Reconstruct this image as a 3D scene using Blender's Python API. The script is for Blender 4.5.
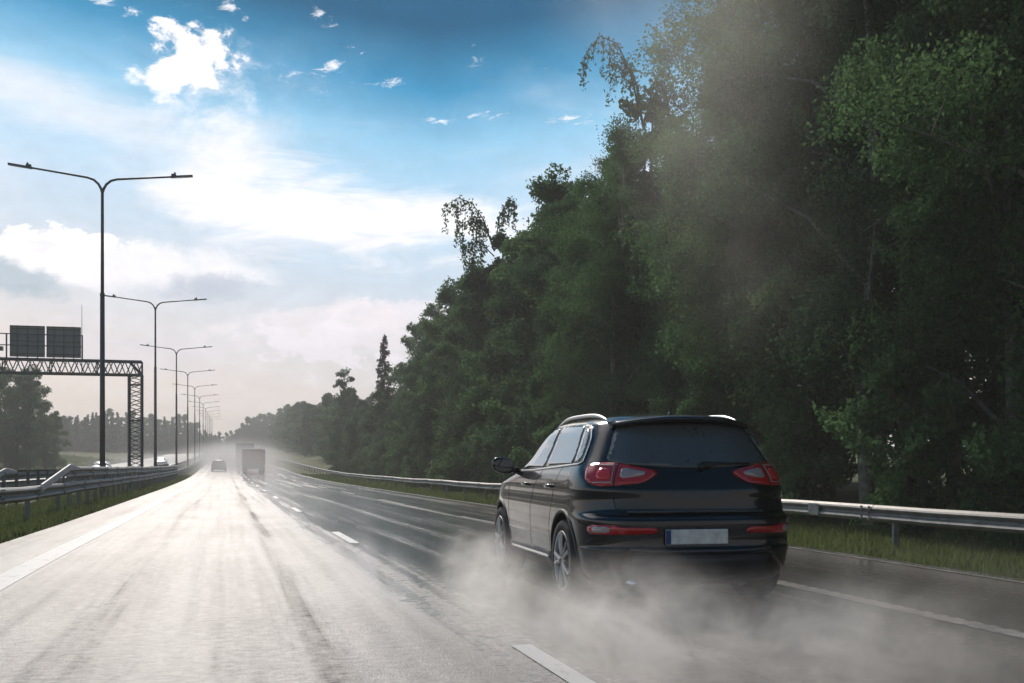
import bpy, bmesh, math, random
import numpy as np
from mathutils import Vector, Matrix
from mathutils.bvhtree import BVHTree
from mathutils.geometry import delaunay_2d_cdt

for o in list(bpy.data.objects):
    bpy.data.objects.remove(o)
scene = bpy.context.scene
COL = scene.collection
R = math.radians
rng = np.random.default_rng(7)
random.seed(7)

# ------------------------------------------------------------------ camera, world, sun
YAW = 15.0
cam_d = bpy.data.cameras.new("camera")
cam = bpy.data.objects.new("camera", cam_d)
COL.objects.link(cam)
cam.location = (0, 0, 1.2)
cam.rotation_euler = (R(90), 0, R(-YAW))
cam_d.sensor_width = 36
cam_d.lens = 1070 / 1024 * 36
cam_d.shift_y = 120.5 / 1024
cam_d.clip_end = 5000
cam_d.clip_start = 0.05
scene.camera = cam

SUN_AZ, SUN_EL = -3.0, 37.0            # azimuth measured from the road direction (+Y), clockwise positive
sun_d = bpy.data.lights.new("sun", 'SUN')
sun_d.energy = 2.7
sun_d.angle = R(12)
sun_d.color = (1.0, 0.90, 0.80)
sun = bpy.data.objects.new("sun", sun_d)
COL.objects.link(sun)
sd = Vector((math.sin(R(SUN_AZ)) * math.cos(R(SUN_EL)), math.cos(R(SUN_AZ)) * math.cos(R(SUN_EL)), math.sin(R(SUN_EL))))
sun.rotation_euler = sd.to_track_quat('Z', 'Y').to_euler()

scene.view_settings.view_transform = 'Standard'
scene.view_settings.look = 'None'
scene.view_settings.exposure = 0.30
scene.view_settings.gamma = 1.0
scene.cycles.use_denoising = True
scene.cycles.max_bounces = 6
scene.cycles.volume_bounces = 2
scene.cycles.transparent_max_bounces = 8
scene.cycles.volume_max_steps = 128
scene.cycles.volume_step_rate = 1.0


class NT:
    """small node-tree writer"""
    def __init__(s, nt):
        s.nt = nt
        nt.nodes.clear()

    def n(s, kind, **kw):
        nd = s.nt.nodes.new(kind)
        for k, v in kw.items():
            setattr(nd, k, v)
        return nd

    def put(s, sock, v):
        if v is None:
            return
        if isinstance(v, bpy.types.NodeSocket):
            s.nt.links.new(v, sock)
        elif isinstance(v, bpy.types.Node):
            s.nt.links.new(v.outputs[0], sock)
        elif isinstance(v, (tuple, list)) and len(v) == 3 and sock.type == 'RGBA':
            sock.default_value = (*v, 1)
        else:
            sock.default_value = v

    def m(s, op, a, b=None, c=None, clamp=False):
        nd = s.n('ShaderNodeMath', operation=op, use_clamp=clamp)
        s.put(nd.inputs[0], a); s.put(nd.inputs[1], b); s.put(nd.inputs[2], c)
        return nd.outputs[0]

    def mix(s, f, a, b, mode='MIX'):
        nd = s.n('ShaderNodeMix', data_type='RGBA', blend_type=mode)
        s.put(nd.inputs[0], f); s.put(nd.inputs[6], a); s.put(nd.inputs[7], b)
        return nd.outputs[2]

    def ramp(s, f, stops, interp='LINEAR'):
        nd = s.n('ShaderNodeValToRGB')
        cr = nd.color_ramp
        cr.interpolation = interp
        while len(cr.elements) < len(stops):
            cr.elements.new(0.5)
        for e, (p, c) in zip(cr.elements, stops):
            e.position = p
            e.color = (*c, 1) if isinstance(c, (tuple, list)) else (c, c, c, 1)
        s.put(nd.inputs[0], f)
        return nd.outputs[0]

    def rng(s, v, a, b, c=0.0, d=1.0, smooth=False):
        nd = s.n('ShaderNodeMapRange')
        if smooth:
            nd.interpolation_type = 'SMOOTHSTEP'
        s.put(nd.inputs[0], v)
        for i, q in enumerate((a, b, c, d)):
            s.put(nd.inputs[i + 1], q)
        return nd.outputs[0]

    def noise(s, vec, scale, detail=3.0, rough=0.55, dist=0.0):
        nd = s.n('ShaderNodeTexNoise')
        s.put(nd.inputs['Vector'], vec)
        nd.inputs['Scale'].default_value = scale
        nd.inputs['Detail'].default_value = detail
        nd.inputs['Roughness'].default_value = rough
        nd.inputs['Distortion'].default_value = dist
        return nd.outputs[0]

    def mapping(s, vec, scale=(1, 1, 1), loc=(0, 0, 0)):
        nd = s.n('ShaderNodeMapping')
        s.put(nd.inputs[0], vec)
        nd.inputs['Location'].default_value = loc
        nd.inputs['Scale'].default_value = scale
        return nd.outputs[0]

    def comb(s, x, y, z=0.0):
        nd = s.n('ShaderNodeCombineXYZ')
        s.put(nd.inputs[0], x); s.put(nd.inputs[1], y); s.put(nd.inputs[2], z)
        return nd.outputs[0]

    def sep(s, v):
        nd = s.n('ShaderNodeSeparateXYZ')
        s.put(nd.inputs[0], v)
        return nd.outputs


def srgb(r, g, b):
    f = lambda c: (c / 255) / 12.92 if c <= 10 else (((c / 255) + 0.055) / 1.055) ** 2.4
    return (f(r), f(g), f(b))


def pix_dir(x, y):
    """azimuth / elevation (degrees) in the world of a direction measured in the photograph"""
    u = (x - 512) / 1070
    v = (462 - y) / 1070
    return YAW + math.degrees(math.atan(u)), math.degrees(math.atan(v * math.cos(math.atan(u))))


world = bpy.data.worlds.new("World")
scene.world = world
world.use_nodes = True
W = NT(world.node_tree)
STR = 0.1
tc = W.n('ShaderNodeTexCoord')
sx, sy, sz = W.sep(tc.outputs['Generated'])
az = W.m('MULTIPLY', W.m('ARCTAN2', sx, sy), 57.2958)
el = W.m('MULTIPLY', W.m('ARCSINE', sz), 57.2958)
sky = W.n('ShaderNodeTexSky', sky_type='NISHITA')
sky.sun_disc = False
sky.sun_elevation = R(SUN_EL)
sky.sun_rotation = R(SUN_AZ)
sky.air_density = 1.0
sky.dust_density = 1.5
sky.ozone_density = 2.0
K = 1 / STR
sc = lambda c: tuple(q * K for q in c)
# fractal noises in sky coordinates (degrees)
ae = W.comb(az, W.m('MULTIPLY', el, 1.5))
n_mid = W.m('SUBTRACT', W.noise(ae, 0.20, 9.0, 0.60, 0.3), 0.5)
n_fine = W.m('SUBTRACT', W.noise(W.mapping(ae, loc=(37, 11, 5)), 0.62, 9.0, 0.62, 0.2), 0.5)
n_streak = W.m('SUBTRACT', W.noise(W.mapping(W.comb(W.m('ADD', az, W.m('MULTIPLY', el, -0.5)), el), scale=(0.35, 1.7, 1), loc=(3, 7, 1)), 0.5, 8.0, 0.6, 0.5), 0.5)
broad = W.noise(W.mapping(ae, scale=(0.55, 1.5, 1)), 0.10, 7.0, 0.6, 0.5)
# clear sky gradient by elevation, deepest above the road ahead
e01 = W.rng(el, 0.0, 60.0)
e01 = W.m('ADD', e01, W.m('MULTIPLY', W.m('MINIMUM', W.m('ABSOLUTE', W.m('SUBTRACT', az, 11.0)), 30.0), -0.0024), clamp=True)
grad = W.ramp(e01, [(0.0, sc((.86, .74, .67))), (0.05, sc((.76, .69, .67))), (0.13, sc(srgb(204, 214, 226))),
                    (0.21, sc(srgb(186, 214, 236))), (0.27, sc(srgb(142, 196, 228))), (0.315, sc(srgb(50, 142, 188))),
                    (0.365, sc((0, .095, .21))), (0.6, sc((.0, .11, .24))), (1.0, sc(srgb(40, 92, 140)))])
base = W.mix(0.008, grad, sky.outputs[0])


def blob(px, py, rx, ry, noise, k, lo=.2, hi=.7, tilt=0.0):
    """soft ellipse round a direction, broken up by fractal noise"""
    a0, e0 = pix_dir(px, py)
    ra, re = rx / 18.7, ry / 18.7
    da = W.m('SUBTRACT', az, a0)
    de = W.m('SUBTRACT', el, e0)
    if tilt:
        de = W.m('ADD', de, W.m('MULTIPLY', da, tilt))
    da = W.m('DIVIDE', da, ra)
    de = W.m('DIVIDE', de, re)
    r = W.m('SQRT', W.m('ADD', W.m('MULTIPLY', da, da), W.m('MULTIPLY', de, de)))
    v = W.m('ADD', W.m('SUBTRACT', 1.0, r), W.m('MULTIPLY', noise, k))
    return W.rng(v, lo, hi, 0.0, 1.0, smooth=True)


def layer(col, mask, colour, amt):
    return W.mix(W.m('MULTIPLY', mask, amt, clamp=True), col, sc(colour))


white = (1.02, .98, 1.0)
pale = srgb(232, 235, 243)
lav = srgb(226, 220, 226)
grey = srgb(158, 178, 192)
c = base
veil = W.m('MULTIPLY', W.rng(broad, 0.45, 0.75, 0.0, 0.7, smooth=True), W.rng(el, 22.0, 15.0, 0.0, 1.0))
c = W.mix(veil, c, sc(pale))
c = layer(c, blob(60, 105, 230, 40, n_streak, 1.2, .1, .9, 0.2), pale, 0.7)
c = layer(c, blob(235, 165, 110, 90, n_mid, 1.6, .1, 1.0), pale, 0.75)
c = layer(c, blob(320, 215, 240, 60, n_streak, 1.7, .15, .8, 0.05), white, 0.85)
c = layer(c, blob(480, 225, 150, 40, n_streak, 1.7, .15, .9, 0.05), white, 0.6)
c = layer(c, blob(120, 262, 200, 34, n_mid, 2.0, .2, .7), white, 0.7)
c = layer(c, blob(30, 262, 95, 34, n_fine, 1.6, .2, .55), white, 0.85)
c = layer(c, blob(15, 278, 85, 26, n_fine, 1.6, .25, .8, 0.2), grey, 0.8)
c = layer(c, blob(205, 288, 80, 24, n_fine, 2.0, .3, .8), srgb(186, 194, 208), 0.75)
c = layer(c, blob(330, 330, 170, 44, n_mid, 2.6, .25, .6), srgb(238, 231, 236), 0.8)
c = layer(c, blob(400, 318, 90, 26, n_fine, 2.2, .25, .6), srgb(240, 232, 238), 0.7)
c = layer(c, blob(110, 350, 220, 40, n_streak, 2.0, .2, .8), lav, 0.7)
c = layer(c, blob(215, 190, 90, 50, n_mid, 2.4, .2, .9), white, 0.6)
c = layer(c, blob(330, 345, 110, 30, n_fine, 3.4, .35, .6), srgb(238, 232, 240), 0.7)
c = layer(c, blob(60, 240, 90, 16, n_fine, 3.0, .3, .55), white, 0.9)
# cumulus puff
c = layer(c, blob(200, 80, 80, 70, n_fine, 2.4, .25, 1.0), pale, 0.6)
c = layer(c, blob(192, 58, 58, 46, n_fine, 2.2, .30, .60), white, 0.95)
c = layer(c, blob(215, 120, 70, 40, n_mid, 2.4, .2, .9), white, 0.55)
c = layer(c, blob(185, 66, 40, 22, n_mid, 3.0, .3, 1.0), srgb(206, 216, 232), 0.6)
c = layer(c, blob(160, 84, 44, 22, n_fine, 2.2, .30, .75), white, 0.8)
# wisps: torn, partly joined shreds
n_shred = W.m('SUBTRACT', W.noise(W.mapping(W.comb(W.m('ADD', az, W.m('MULTIPLY', el, -0.8)), el), scale=(0.8, 2.1, 1), loc=(13, 2, 7)), 1.1, 9.0, 0.66, 0.8), 0.5)
for (x, y, rx, ry, t_) in ((388, 82, 40, 8, 0), (350, 47, 26, 9, .1), (276, 74, 46, 8, .05), (327, 70, 24, 10, -.2), (490, 117, 34, 8, 0), (436, 121, 36, 7, -.1),
                           (320, 12, 18, 16, .4), (228, 4, 22, 14, .5), (570, 117, 50, 8, 0), (104, 3, 60, 10, .1)):
    c = layer(c, blob(x, y, rx, ry, n_shred, 4.6, .55, 1.5, t_), srgb(240, 242, 249), 0.95)
hi_band = W.m('MULTIPLY', W.rng(el, 15.5, 18.0), W.rng(el, 24.0, 20.5))
c = layer(c, W.m('MULTIPLY', hi_band, W.rng(W.m('ADD', n_shred, W.m('MULTIPLY', n_mid, 1.2)), .20, .42, 0, 1, smooth=True)), srgb(214, 228, 242), 0.6)
# unseen bright cloud bank above the picture, added to whiten side-window reflections
for (a0, e0, ra, re, q) in ((-34, 46, 40, 15, 1.3), (0, 56, 40, 14, 1.1)):
    da = W.m('DIVIDE', W.m('SUBTRACT', az, a0), ra); de = W.m('DIVIDE', W.m('SUBTRACT', el, e0), re)
    r_ = W.m('SQRT', W.m('ADD', W.m('MULTIPLY', da, da), W.m('MULTIPLY', de, de)))
    v = W.rng(W.m('ADD', W.m('SUBTRACT', 1.0, r_), W.m('MULTIPLY', n_mid, 1.2)), .1, .6, 0, .9, smooth=True)
    v = W.m('MULTIPLY', v, W.rng(el, 26.0, 34.0, 0.0, 1.0, smooth=True))
    c = W.mix(v, c, tuple(k_ * q for k_ in sc(white)))
# relief in the clouds
c = W.mix(0.14, c, W.mix(1.0, c, W.ramp(W.m('ADD', n_fine, .5), [(0.3, 0.55), (0.7, 1.35)]), 'MULTIPLY'))
# unseen sky behind the camera, dimmed to darken the car's rear and the trees
rear = W.rng(W.m('ABSOLUTE', W.m('ADD', az, 25.0)), 95.0, 140.0, 0.0, 1.0, smooth=True)
c = W.mix(rear, c, W.mix(1.0, c, (.50, .53, .56), 'MULTIPLY'))
bg = W.n('ShaderNodeBackground')
W.put(bg.inputs[0], c)
bg.inputs[1].default_value = STR
out = W.n('ShaderNodeOutputWorld')
W.put(out.inputs[0], bg)

# ------------------------------------------------------------------ helpers


def pchip(xk, yk, x):
    xk = np.asarray(xk, float); yk = np.asarray(yk, float); x = np.asarray(x, float)
    h = np.diff(xk); d = np.diff(yk) / h
    m = np.zeros_like(yk)
    for i in range(1, len(xk) - 1):
        if d[i - 1] * d[i] > 0:
            w1 = 2 * h[i] + h[i - 1]; w2 = h[i] + 2 * h[i - 1]
            m[i] = (w1 + w2) / (w1 / d[i - 1] + w2 / d[i])
    m[0] = d[0]; m[-1] = d[-1]
    i = np.clip(np.searchsorted(xk, x) - 1, 0, len(h) - 1)
    t = np.clip((x - xk[i]) / h[i], 0, 1)
    return ((2 * t**3 - 3 * t**2 + 1) * yk[i] + (t**3 - 2 * t**2 + t) * h[i] * m[i]
            + (-2 * t**3 + 3 * t**2) * yk[i + 1] + (t**3 - t**2) * h[i] * m[i + 1])


PK = [-60, 12, 25, 50, 65, 90, 118, 140, 180, 230, 300, 400, 600, 800, 950]
PZ = [0, 0, -.08, -.19, -.25, -.28, -.15, .12, .62, 1.25, 2.4, 4.2, 7.0, 9, 10]


def rz(y):
    return pchip(PK, PZ, y)


def rzf(y):
    return float(rz(np.array([y]))[0])


def link(o, parent=None):
    COL.objects.link(o)
    if parent is not None:
        o.parent = parent
    return o


def mesh_np(name, V, F, mat, parent=None, smooth=False, mats=None, mi=None):
    me = bpy.data.meshes.new(name)
    me.from_pydata([tuple(map(float, v)) for v in V], [], [tuple(map(int, f)) for f in F])
    if mats:
        for q in mats:
            me.materials.append(q)
        if mi is not None:
            me.polygons.foreach_set('material_index', mi)
    else:
        me.materials.append(mat)
    if smooth:
        me.polygons.foreach_set('use_smooth', [True] * len(me.polygons))
    me.update()
    o = bpy.data.objects.new(name, me)
    return link(o, parent)


def mesh_fast(name, V, F, mat, parent=None, smooth=False):
    """V (n,3), F (m,k) with constant k"""
    me = bpy.data.meshes.new(name)
    V = np.ascontiguousarray(V, dtype=np.float32); F = np.ascontiguousarray(F, dtype=np.int32)
    k = F.shape[1]
    me.vertices.add(len(V)); me.vertices.foreach_set('co', V.ravel())
    me.loops.add(F.size); me.loops.foreach_set('vertex_index', F.ravel())
    me.polygons.add(len(F)); me.polygons.foreach_set('loop_start', np.arange(0, F.size, k, dtype=np.int32))
    me.polygons.foreach_set('loop_total', np.full(len(F), k, dtype=np.int32))
    me.materials.append(mat)
    me.update(calc_edges=True)
    me.validate()
    if smooth:
        me.polygons.foreach_set('use_smooth', np.ones(len(me.polygons), dtype=bool))
    o = bpy.data.objects.new(name, me)
    return link(o, parent)


class MB:
    """collects shapes into ONE mesh"""
    def __init__(s):
        s.V = []; s.F = []

    def add(s, V, F):
        b = len(s.V)
        s.V += [tuple(v) for v in V]
        s.F += [tuple(b + i for i in f) for f in F]
        return s

    def box(s, cx, cy, cz, lx, ly, lz, rot=None):
        P = [Vector((x * lx / 2, y * ly / 2, z * lz / 2)) for x in (-1, 1) for y in (-1, 1) for z in (-1, 1)]
        if rot is not None:
            P = [rot @ p for p in P]
        P = [(p.x + cx, p.y + cy, p.z + cz) for p in P]
        return s.add(P, [(0, 1, 3, 2), (4, 6, 7, 5), (0, 4, 5, 1), (2, 3, 7, 6), (0, 2, 6, 4), (1, 5, 7, 3)])

    def tube(s, pts, r, seg=8, cap=True):
        pts = [Vector(p) for p in pts]
        rr = r if isinstance(r, (list, tuple)) else [r] * len(pts)
        rings = []
        up = None
        for i, p in enumerate(pts):
            t = (pts[min(i + 1, len(pts) - 1)] - pts[max(i - 1, 0)]).normalized()
            if up is None:
                up = Vector((0, 0, 1)) if abs(t.z) < .9 else Vector((1, 0, 0))
            a = t.cross(up).normalized()
            bq = a.cross(t).normalized()
            up = bq
            rings.append([p + (a * math.cos(2 * math.pi * k / seg) + bq * math.sin(2 * math.pi * k / seg)) * rr[i] for k in range(seg)])
        V = [v for rg in rings for v in rg]
        F = []
        for i in range(len(pts) - 1):
            for k in range(seg):
                a = i * seg + k; b2 = i * seg + (k + 1) % seg
                F.append((a, b2, b2 + seg, a + seg))
        if cap:
            F.append(tuple(range(seg))[::-1]); F.append(tuple((len(pts) - 1) * seg + k for k in range(seg)))
        return s.add(V, F)

    def bar(s, a, b, w):
        return s.tube([a, b], w / 1.414, 4)

    def lathe(s, prof, seg=32, axis='x', c=(0, 0, 0), closed=False):
        """prof: (radius, along)"""
        V = []; F = []
        for (r, h) in prof:
            for k in range(seg):
                a = 2 * math.pi * k / seg
                if axis == 'x':
                    V.append((c[0] + h, c[1] + r * math.cos(a), c[2] + r * math.sin(a)))
                else:
                    V.append((c[0] + r * math.cos(a), c[1] + r * math.sin(a), c[2] + h))
        n = len(prof)
        for i in range(n if closed else n - 1):
            for k in range(seg):
                a = i * seg + k; b = i * seg + (k + 1) % seg
                a2 = ((i + 1) % n) * seg + k; b2 = ((i + 1) % n) * seg + (k + 1) % seg
                F.append((a, b, b2, a2))
        return s.add(V, F)

    def build(s, name, mat, parent=None, smooth=False):
        return mesh_np(name, s.V, s.F, mat, parent, smooth)


def empty(name, loc, rzz=0.0):
    o = bpy.data.objects.new(name, None)
    o.empty_display_size = 0.3
    o.location = loc
    o.rotation_euler = (0, 0, rzz)
    return link(o)


def tag(o, label=None, cat=None, group=None, kind=None):
    if label: o['label'] = label
    if cat: o['category'] = cat
    if group: o['group'] = group
    if kind: o['kind'] = kind
    return o


def copy_tree(o, parent=None):
    kids = [k for k in bpy.data.objects if k.parent == o] if o.get('_kids', None) is None else None
    c2 = o.copy()
    COL.objects.link(c2)
    if parent is not None:
        c2.parent = parent
    for k in kids or []:
        copy_tree(k, c2)
    return c2


def bevel(o, w=0.01, seg=2):
    bm = bmesh.new(); bm.from_mesh(o.data)
    bmesh.ops.recalc_face_normals(bm, faces=bm.faces)
    bmesh.ops.bevel(bm, geom=bm.edges[:] , offset=w, segments=seg, affect='EDGES', profile=0.5)
    bm.to_mesh(o.data); bm.free()
    return o


# ------------------------------------------------------------------ materials


def mat(name, color=(.5, .5, .5), rough=.5, metal=0.0, spec=.5, coat=0.0, noise=0.0, nscale=8.0, bump=0.0, bscale=60, emit=None):
    m = bpy.data.materials.new(name)
    m.use_nodes = True
    N = NT(m.node_tree)
    p = N.n('ShaderNodeBsdfPrincipled')
    tcn = N.n('ShaderNodeTexCoord').outputs['Object']
    col = color
    if noise:
        f = N.noise(tcn, nscale, 5, .6)
        col = N.mix(N.rng(f, .3, .7, 0, 1), tuple(max(0, q * (1 - noise)) for q in color), tuple(min(1, q * (1 + noise)) for q in color))
        rg = N.rng(f, .3, .7, max(0.02, rough * .8), min(1, rough * 1.25))
        N.put(p.inputs['Roughness'], rg)
    else:
        p.inputs['Roughness'].default_value = rough
    N.put(p.inputs['Base Color'], col)
    p.inputs['Metallic'].default_value = metal
    p.inputs['Specular IOR Level'].default_value = spec
    p.inputs['Coat Weight'].default_value = coat
    p.inputs['Coat Roughness'].default_value = 0.03
    if bump:
        b = N.n('ShaderNodeBump')
        b.inputs['Strength'].default_value = bump
        N.put(b.inputs['Height'], N.noise(tcn, bscale, 4, .6))
        N.put(p.inputs['Normal'], b)
    if emit:
        N.put(p.inputs['Emission Color'], emit[0]); p.inputs['Emission Strength'].default_value = emit[1]
    o2 = N.n('ShaderNodeOutputMaterial')
    N.put(o2.inputs[0], p)
    return m


M = {}
M['galv'] = mat('galvanised', (.21, .205, .195), .5, .4, noise=.4, nscale=5, bump=.05, bscale=30)
M['galv_dull'] = mat('galvanised_post', (.22, .225, .215), .6, .35, noise=.3, nscale=6)
M['pole'] = mat('lamp_pole_paint', (.055, .06, .06), .5, .3, noise=.25, nscale=3)
M['lampglass'] = mat('lamp_glass', (.5, .5, .48), .25)
M['steel'] = mat('gantry_steel', (.11, .12, .115), .55, .4, noise=.25)
M['signback'] = mat('sign_back', (.20, .225, .21), .6, .1, noise=.15, nscale=2)
M['plate'] = mat('number_plate', (.66, .65, .58), .5, noise=.22, nscale=15)
M['blue'] = mat('plate_blue', (.008, .04, .16), .5)
M['paint'] = mat('black_car_paint', (.002, .0024, .0034), .22, 0, .22, coat=.75, noise=.3, nscale=9)
M['glass'] = mat('tinted_glass', (.012, .014, .016), .05, 0, 1.0, coat=1.0)
M['rearglass'] = mat('rear_glass', (.075, .083, .080), .30, 0, .6, coat=.15, noise=.12, nscale=2)
M['plastic'] = mat('black_plastic', (.012, .012, .014), .5, noise=.3)
M['rubber'] = mat('rubber', (.012, .012, .012), .8, noise=.3)
M['rim'] = mat('alloy', (.34, .33, .32), .42, .7, noise=.2)
M['chrome'] = mat('chrome', (.75, .75, .74), .14, 1.0)
M['rail_metal'] = mat('roof_rail_silver', (.66, .65, .63), .28, .8)
M['red'] = mat('tail_lens_red', (.48, .008, .008), .12, 0, .6, coat=.8)
M['redbright'] = mat('tail_lens_inner', (.70, .02, .018), .18, 0, .6, coat=.6)
M['clear'] = mat('tail_lens_clear', (.42, .33, .31), .18, .2, .6, coat=.6)
M['wellblack'] = mat('wheel_well', (.006, .006, .006), .9)
M['white'] = mat('white_paint', (.62, .62, .6), .45, noise=.15, nscale=3)
M['whiteplate'] = mat('pale_steel_plate', (.85, .80, .78), .5, noise=.15, nscale=3)
M['truckred'] = mat('truck_red', (.34, .035, .02), .6, noise=.2)
M['truckgrey'] = mat('truck_grey', (.12, .12, .125), .6, noise=.2)
M['silver'] = mat('silver_paint', (.4, .41, .42), .3, .4, coat=.5)
M['greypaint'] = mat('grey_car_paint', (.05, .052, .055), .3, .2, coat=.7)
M['whitepaint'] = mat('white_car_paint', (.75, .75, .74), .3, 0, coat=.6)


def leaf_mat(name, a, b, trans=.45):
    m = bpy.data.materials.new(name)
    m.use_nodes = True
    N = NT(m.node_tree)
    tcn = N.n('ShaderNodeTexCoord').outputs['Object']
    oi = N.n('ShaderNodeObjectInfo').outputs['Random']
    geo = N.n('ShaderNodeNewGeometry').outputs['Random Per Island']
    f = N.m('ADD', N.m('MULTIPLY', N.noise(tcn, .55, 3, .6), .7), N.m('MULTIPLY', geo, .45))
    f = N.m('ADD', f, N.m('MULTIPLY', N.m('SUBTRACT', oi, .5), .3))
    col = N.mix(N.rng(f, .35, .85), a, b)
    d = N.n('ShaderNodeBsdfPrincipled')
    N.put(d.inputs['Base Color'], col)
    d.inputs['Roughness'].default_value = .85
    d.inputs['Specular IOR Level'].default_value = .06
    t = N.n('ShaderNodeBsdfTranslucent')
    N.put(t.inputs[0], N.mix(.5, col, tuple(min(1, q * 1.8) for q in b)))
    mx = N.n('ShaderNodeMixShader')
    mx.inputs[0].default_value = trans
    N.put(mx.inputs[1], d); N.put(mx.inputs[2], t)
    o2 = N.n('ShaderNodeOutputMaterial')
    N.put(o2.inputs[0], mx)
    return m


M['leaf'] = leaf_mat('leaf_green', (.028, .064, .030), (.090, .165, .064))
M['leafdark'] = leaf_mat('leaf_dark', (.020, .050, .027), (.064, .125, .056))
M['needle'] = leaf_mat('needle_green', (.012, .025, .014), (.035, .055, .026), .15)
M['grassblade'] = leaf_mat('grass_blade', (.045, .075, .024), (.125, .155, .055), .35)
M['bark'] = mat('bark', (.05, .042, .032), .9, noise=.5, nscale=6, bump=.5, bscale=14)
M['birch'] = mat('birch_bark', (.15, .145, .13), .8, noise=.6, nscale=5)


def road_mat():
    m = bpy.data.materials.new('wet_asphalt')
    m.use_nodes = True
    N = NT(m.node_tree)
    pos = N.n('ShaderNodeTexCoord').outputs['Object']
    x, y, z = N.sep(pos)
    streak = N.noise(N.mapping(pos, (2.2, .035, 1)), 1.0, 5, .6)
    streak2 = N.noise(N.mapping(pos, (6.0, .10, 1), (5, 3, 0)), 1.0, 5, .65)
    cross = N.noise(N.mapping(pos, (1.2, 7.0, 1), (1, 9, 0)), 1.0, 6, .7)
    patch = N.noise(N.mapping(pos, (.55, .22, 1), (3, 1, 0)), 1.0, 7, .65)
    grain = N.noise(pos, 38.0, 5, .8)
    grit = N.noise(N.mapping(pos, (1.0, 1.7, 1)), 9.0, 7, .85)
    vor = N.n('ShaderNodeTexVoronoi')
    N.put(vor.inputs['Vector'], pos); vor.inputs['Scale'].default_value = 70.0
    xw = N.m('ADD', x, N.m('MULTIPLY', N.m('SUBTRACT', patch, .5), .35))

    def track(x0, w):
        d = N.m('ABSOLUTE', N.m('SUBTRACT', xw, x0))
        return N.rng(d, w, w * .2, 0, 1, smooth=True)
    # worn, drier wheel tracks (left lane) and a coarse-grained crown
    dry = N.m('MULTIPLY', N.m('MAXIMUM', track(.62, .17), N.m('MULTIPLY', track(-.95, .30), .45)), N.rng(streak2, .3, .7, .35, .85))
    dry = N.m('MAXIMUM', dry, N.m('MULTIPLY', N.rng(cross, .50, .75, 0, .35), N.rng(patch, .42, .62)))
    # standing water: more of it from the first lane line to the right
    edge = N.m('ADD', N.rng(xw, .8, 2.1, -.18, .20), N.m('ADD', N.m('MULTIPLY', N.m('SUBTRACT', streak, .5), .72), N.m('MULTIPLY', N.m('SUBTRACT', grit, .5), 1.0)))
    pool = N.rng(edge, -.02, .15, 0, 1, smooth=True)
    ruts = N.m('MAXIMUM', track(2.95, .35), track(4.45, .35))
    pool = N.m('MAXIMUM', pool, N.m('MULTIPLY', ruts, N.rng(streak2, .3, .55, 0, .6)))
    wet = N.rng(N.m('ADD', N.m('MULTIPLY', streak, .6), N.m('MULTIPLY', patch, .4)), .36, .62, 0, 1, smooth=True)
    base = N.mix(N.rng(grain, .3, .7), (.034, .031, .029), (.125, .108, .095))
    base = N.mix(N.rng(grit, .45, .75, 0, .5), base, (.12, .11, .10))
    base = N.mix(N.m('MULTIPLY', wet, .35), base, (.03, .03, .031))
    gr = N.m('MULTIPLY', N.m('SUBTRACT', grit, .5), .5)
    rough = N.m('ADD', N.rng(wet, 0, 1, .52, .38), N.m('ADD', N.m('MULTIPLY', dry, .08), gr))
    rough = N.m('SUBTRACT', rough, N.m('MULTIPLY', pool, .27), clamp=True)
    rough = N.m('MAXIMUM', rough, .07)
    p = N.n('ShaderNodeBsdfPrincipled')
    N.put(p.inputs['Base Color'], base)
    N.put(p.inputs['Roughness'], rough)
    sp_ = N.m('SUBTRACT', N.rng(wet, 0, 1, .70, .95), N.m('MULTIPLY', dry, .38))
    sp_ = N.m('SUBTRACT', sp_, N.m('MULTIPLY', N.rng(grit, .38, .64, 0, 1), .46))
    sp_ = N.m('SUBTRACT', sp_, N.m('MULTIPLY', N.rng(streak2, .48, .68, 0, 1), .22))
    sp_ = N.m('SUBTRACT', sp_, N.m('MULTIPLY', N.rng(streak, .48, .64, 0, 1), .20), clamp=True)
    N.put(p.inputs['Specular IOR Level'], sp_)
    N.put(p.inputs['Coat Weight'], N.m('SUBTRACT', N.m('ADD', .22, N.m('MULTIPLY', pool, .53)), N.m('ADD', N.m('MULTIPLY', dry, .25), N.m('MULTIPLY', gr, 1.4)), clamp=True))
    N.put(p.inputs['Coat Roughness'], N.m('SUBTRACT', .24, N.m('MULTIPLY', pool, .13)))
    b = N.n('ShaderNodeBump'); b.inputs['Strength'].default_value = .6; b.inputs['Distance'].default_value = .008
    h = N.m('ADD', N.m('MULTIPLY', grain, N.rng(pool, 0, 1, 1.0, .35)), N.m('MULTIPLY', vor.outputs[0], .5))
    h = N.m('ADD', h, N.m('MULTIPLY', grit, .8))
    N.put(b.inputs['Height'], h)
    N.put(p.inputs['Normal'], b)
    o2 = N.n('ShaderNodeOutputMaterial'); N.put(o2.inputs[0], p)
    return m


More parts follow.
